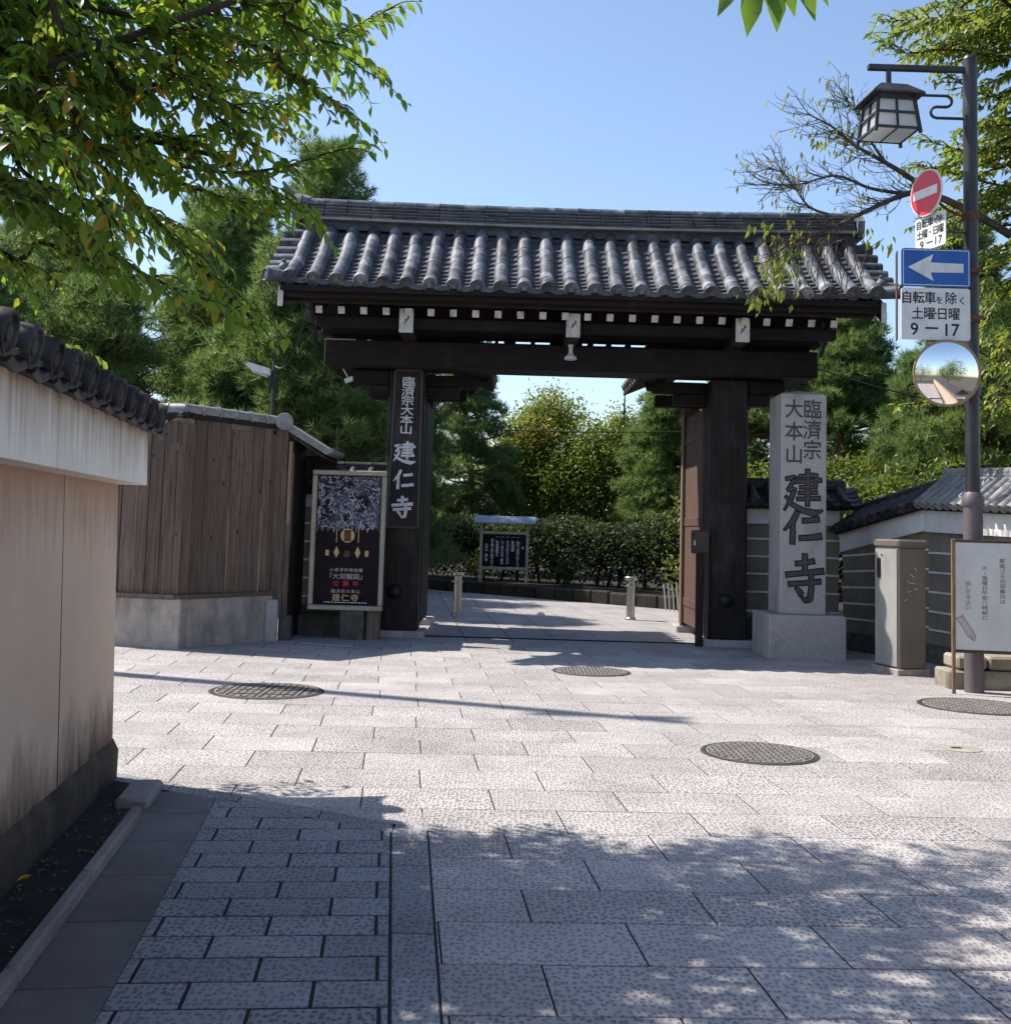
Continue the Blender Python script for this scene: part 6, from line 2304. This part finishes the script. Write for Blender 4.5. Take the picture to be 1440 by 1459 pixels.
# twigs draped over the right end of the roof
for k in range(46):
    px = rng.uniform(1095, 1235)
    q0 = P(px + rng.uniform(-10, 25), rng.uniform(325, 345), 14.5)
    q1 = P(px, rng.uniform(345, 385), 14.6)
    q2_ = P(px + rng.uniform(-25, 20), rng.uniform(370, 430), 14.55)
    tw = spline([q0, q1 + Vector((0, 0, .05)), q2_], 4)
    bare.tube(tw, .006, 3, False)
    if px < 1128:
        for j in range(5, len(tw)):
            for z_ in range(1):
                lv.append((tw[j] + Vector(rng.normal(size=3) * .06), Vector((rng.normal() * .4, -.2, -1)), Vector((rng.normal() * .5, -1, .4)), rng.uniform(.08, .14), rng.uniform(.55, .95)))
for (cx_, cy_, s_, n_) in ((1080, 425, 14, 26), (1105, 395, 16, 22), (1128, 345, 22, 30), (1100, 330, 12, 8), (1070, 318, 10, 5), (1205, 205, 16, 16), (1165, 200, 14, 12), (1230, 330, 10, 8), (1262, 350, 16, 10)):
    for k in range(n_):
        lv.append((P(cx_ + rng.normal() * s_ * .6, cy_ + rng.normal() * s_ * .6, 14.45 + rng.normal() * .05), Vector((rng.normal() * .5, -.2, -1)), Vector((rng.normal() * .5, -1, .4)), rng.uniform(.08, .14), rng.uniform(.6, .95)))
put('trunk', trunk, M['bark'], yt, True)
put('branch', tubes, M['bark'], yt, True, kind='stuff')
put('bare_branch', bare, M['pale_twig'], yt, False, kind='stuff')
C, D, N, L, T = arrays(lv)
gx = np.clip(.30 + (T - .5) * .85 + .16 * np.sin(C[:, 0] * 3 + C[:, 2] * 2), 0, 1)
crown('crown', C, D, N, L, L * .44, gx, M['yellow_leaf'], yt)
C, D, N, L, T = arrays(dead)
crown('dry_leaf', C, D, N, L, L * .36, np.clip(T, 0, 1), M['yellow_leaf'], yt)

# ------------------------------------------------------------------ things outside the frame that the mirror and the shadows show
up = thing('utility_pole', 'tall grey utility pole beyond the left wall, its thin shadow lying across the paving', 'utility pole', (-9.2, 13.68, 0))
put('pole', MB().tube([(-9.2, 13.68, 0), (-9.2, 13.68, 15.2)], [.17, .10], 14), M['concrete'], up, True)
put('crossarm', MB().box(-9.9, -8.5, 13.62, 13.74, 14.3, 14.4, .01), M['iron'], up)

rw = thing('plaster_wall', 'long pink wall with a white top on the far side of the street behind the viewer', 'wall', (6.9, -4, 0))
put('wall_body', MB().box(6.6, 7.1, -16, 8.2, .2, 1.9), M['pink'], rw)
put('white_band', MB().box(6.55, 7.15, -16, 8.25, 1.9, 2.2, .01), M['band'], rw)
put('plinth', MB().box(6.57, 7.13, -16, 8.22, -.03, .2, .01), M['plinth'], rw)
put('coping', MB().prism([(6.3, 8.3, 2.2), (7.4, 8.3, 2.2), (6.85, 8.3, 2.55)], (0, -24.3, 0)), M['dark_tile'], rw)
broad(9.5, -6.0, 6.0, 'broad green tree behind the far pink wall, seen only in the traffic mirror', 41, [(9.0, -6, 4.0, 2.4, 3.5, 1.6), (9.5, -1, 4.4, 2.0, 3, 1.8)], 6000, .2, tint=(.4, .2), group='trees along the street behind the viewer')
broad(1.0, -22.0, 7.0, 'broad green tree closing the street behind the viewer, seen only in the traffic mirror', 42, [(1.0, -22, 5.0, 6, 2, 3), (-6, -20, 4.4, 3.0, 3, 2.4)], 6000, .25, tint=(.35, .2), group='trees along the street behind the viewer')
bpy.data.objects.remove(_go)
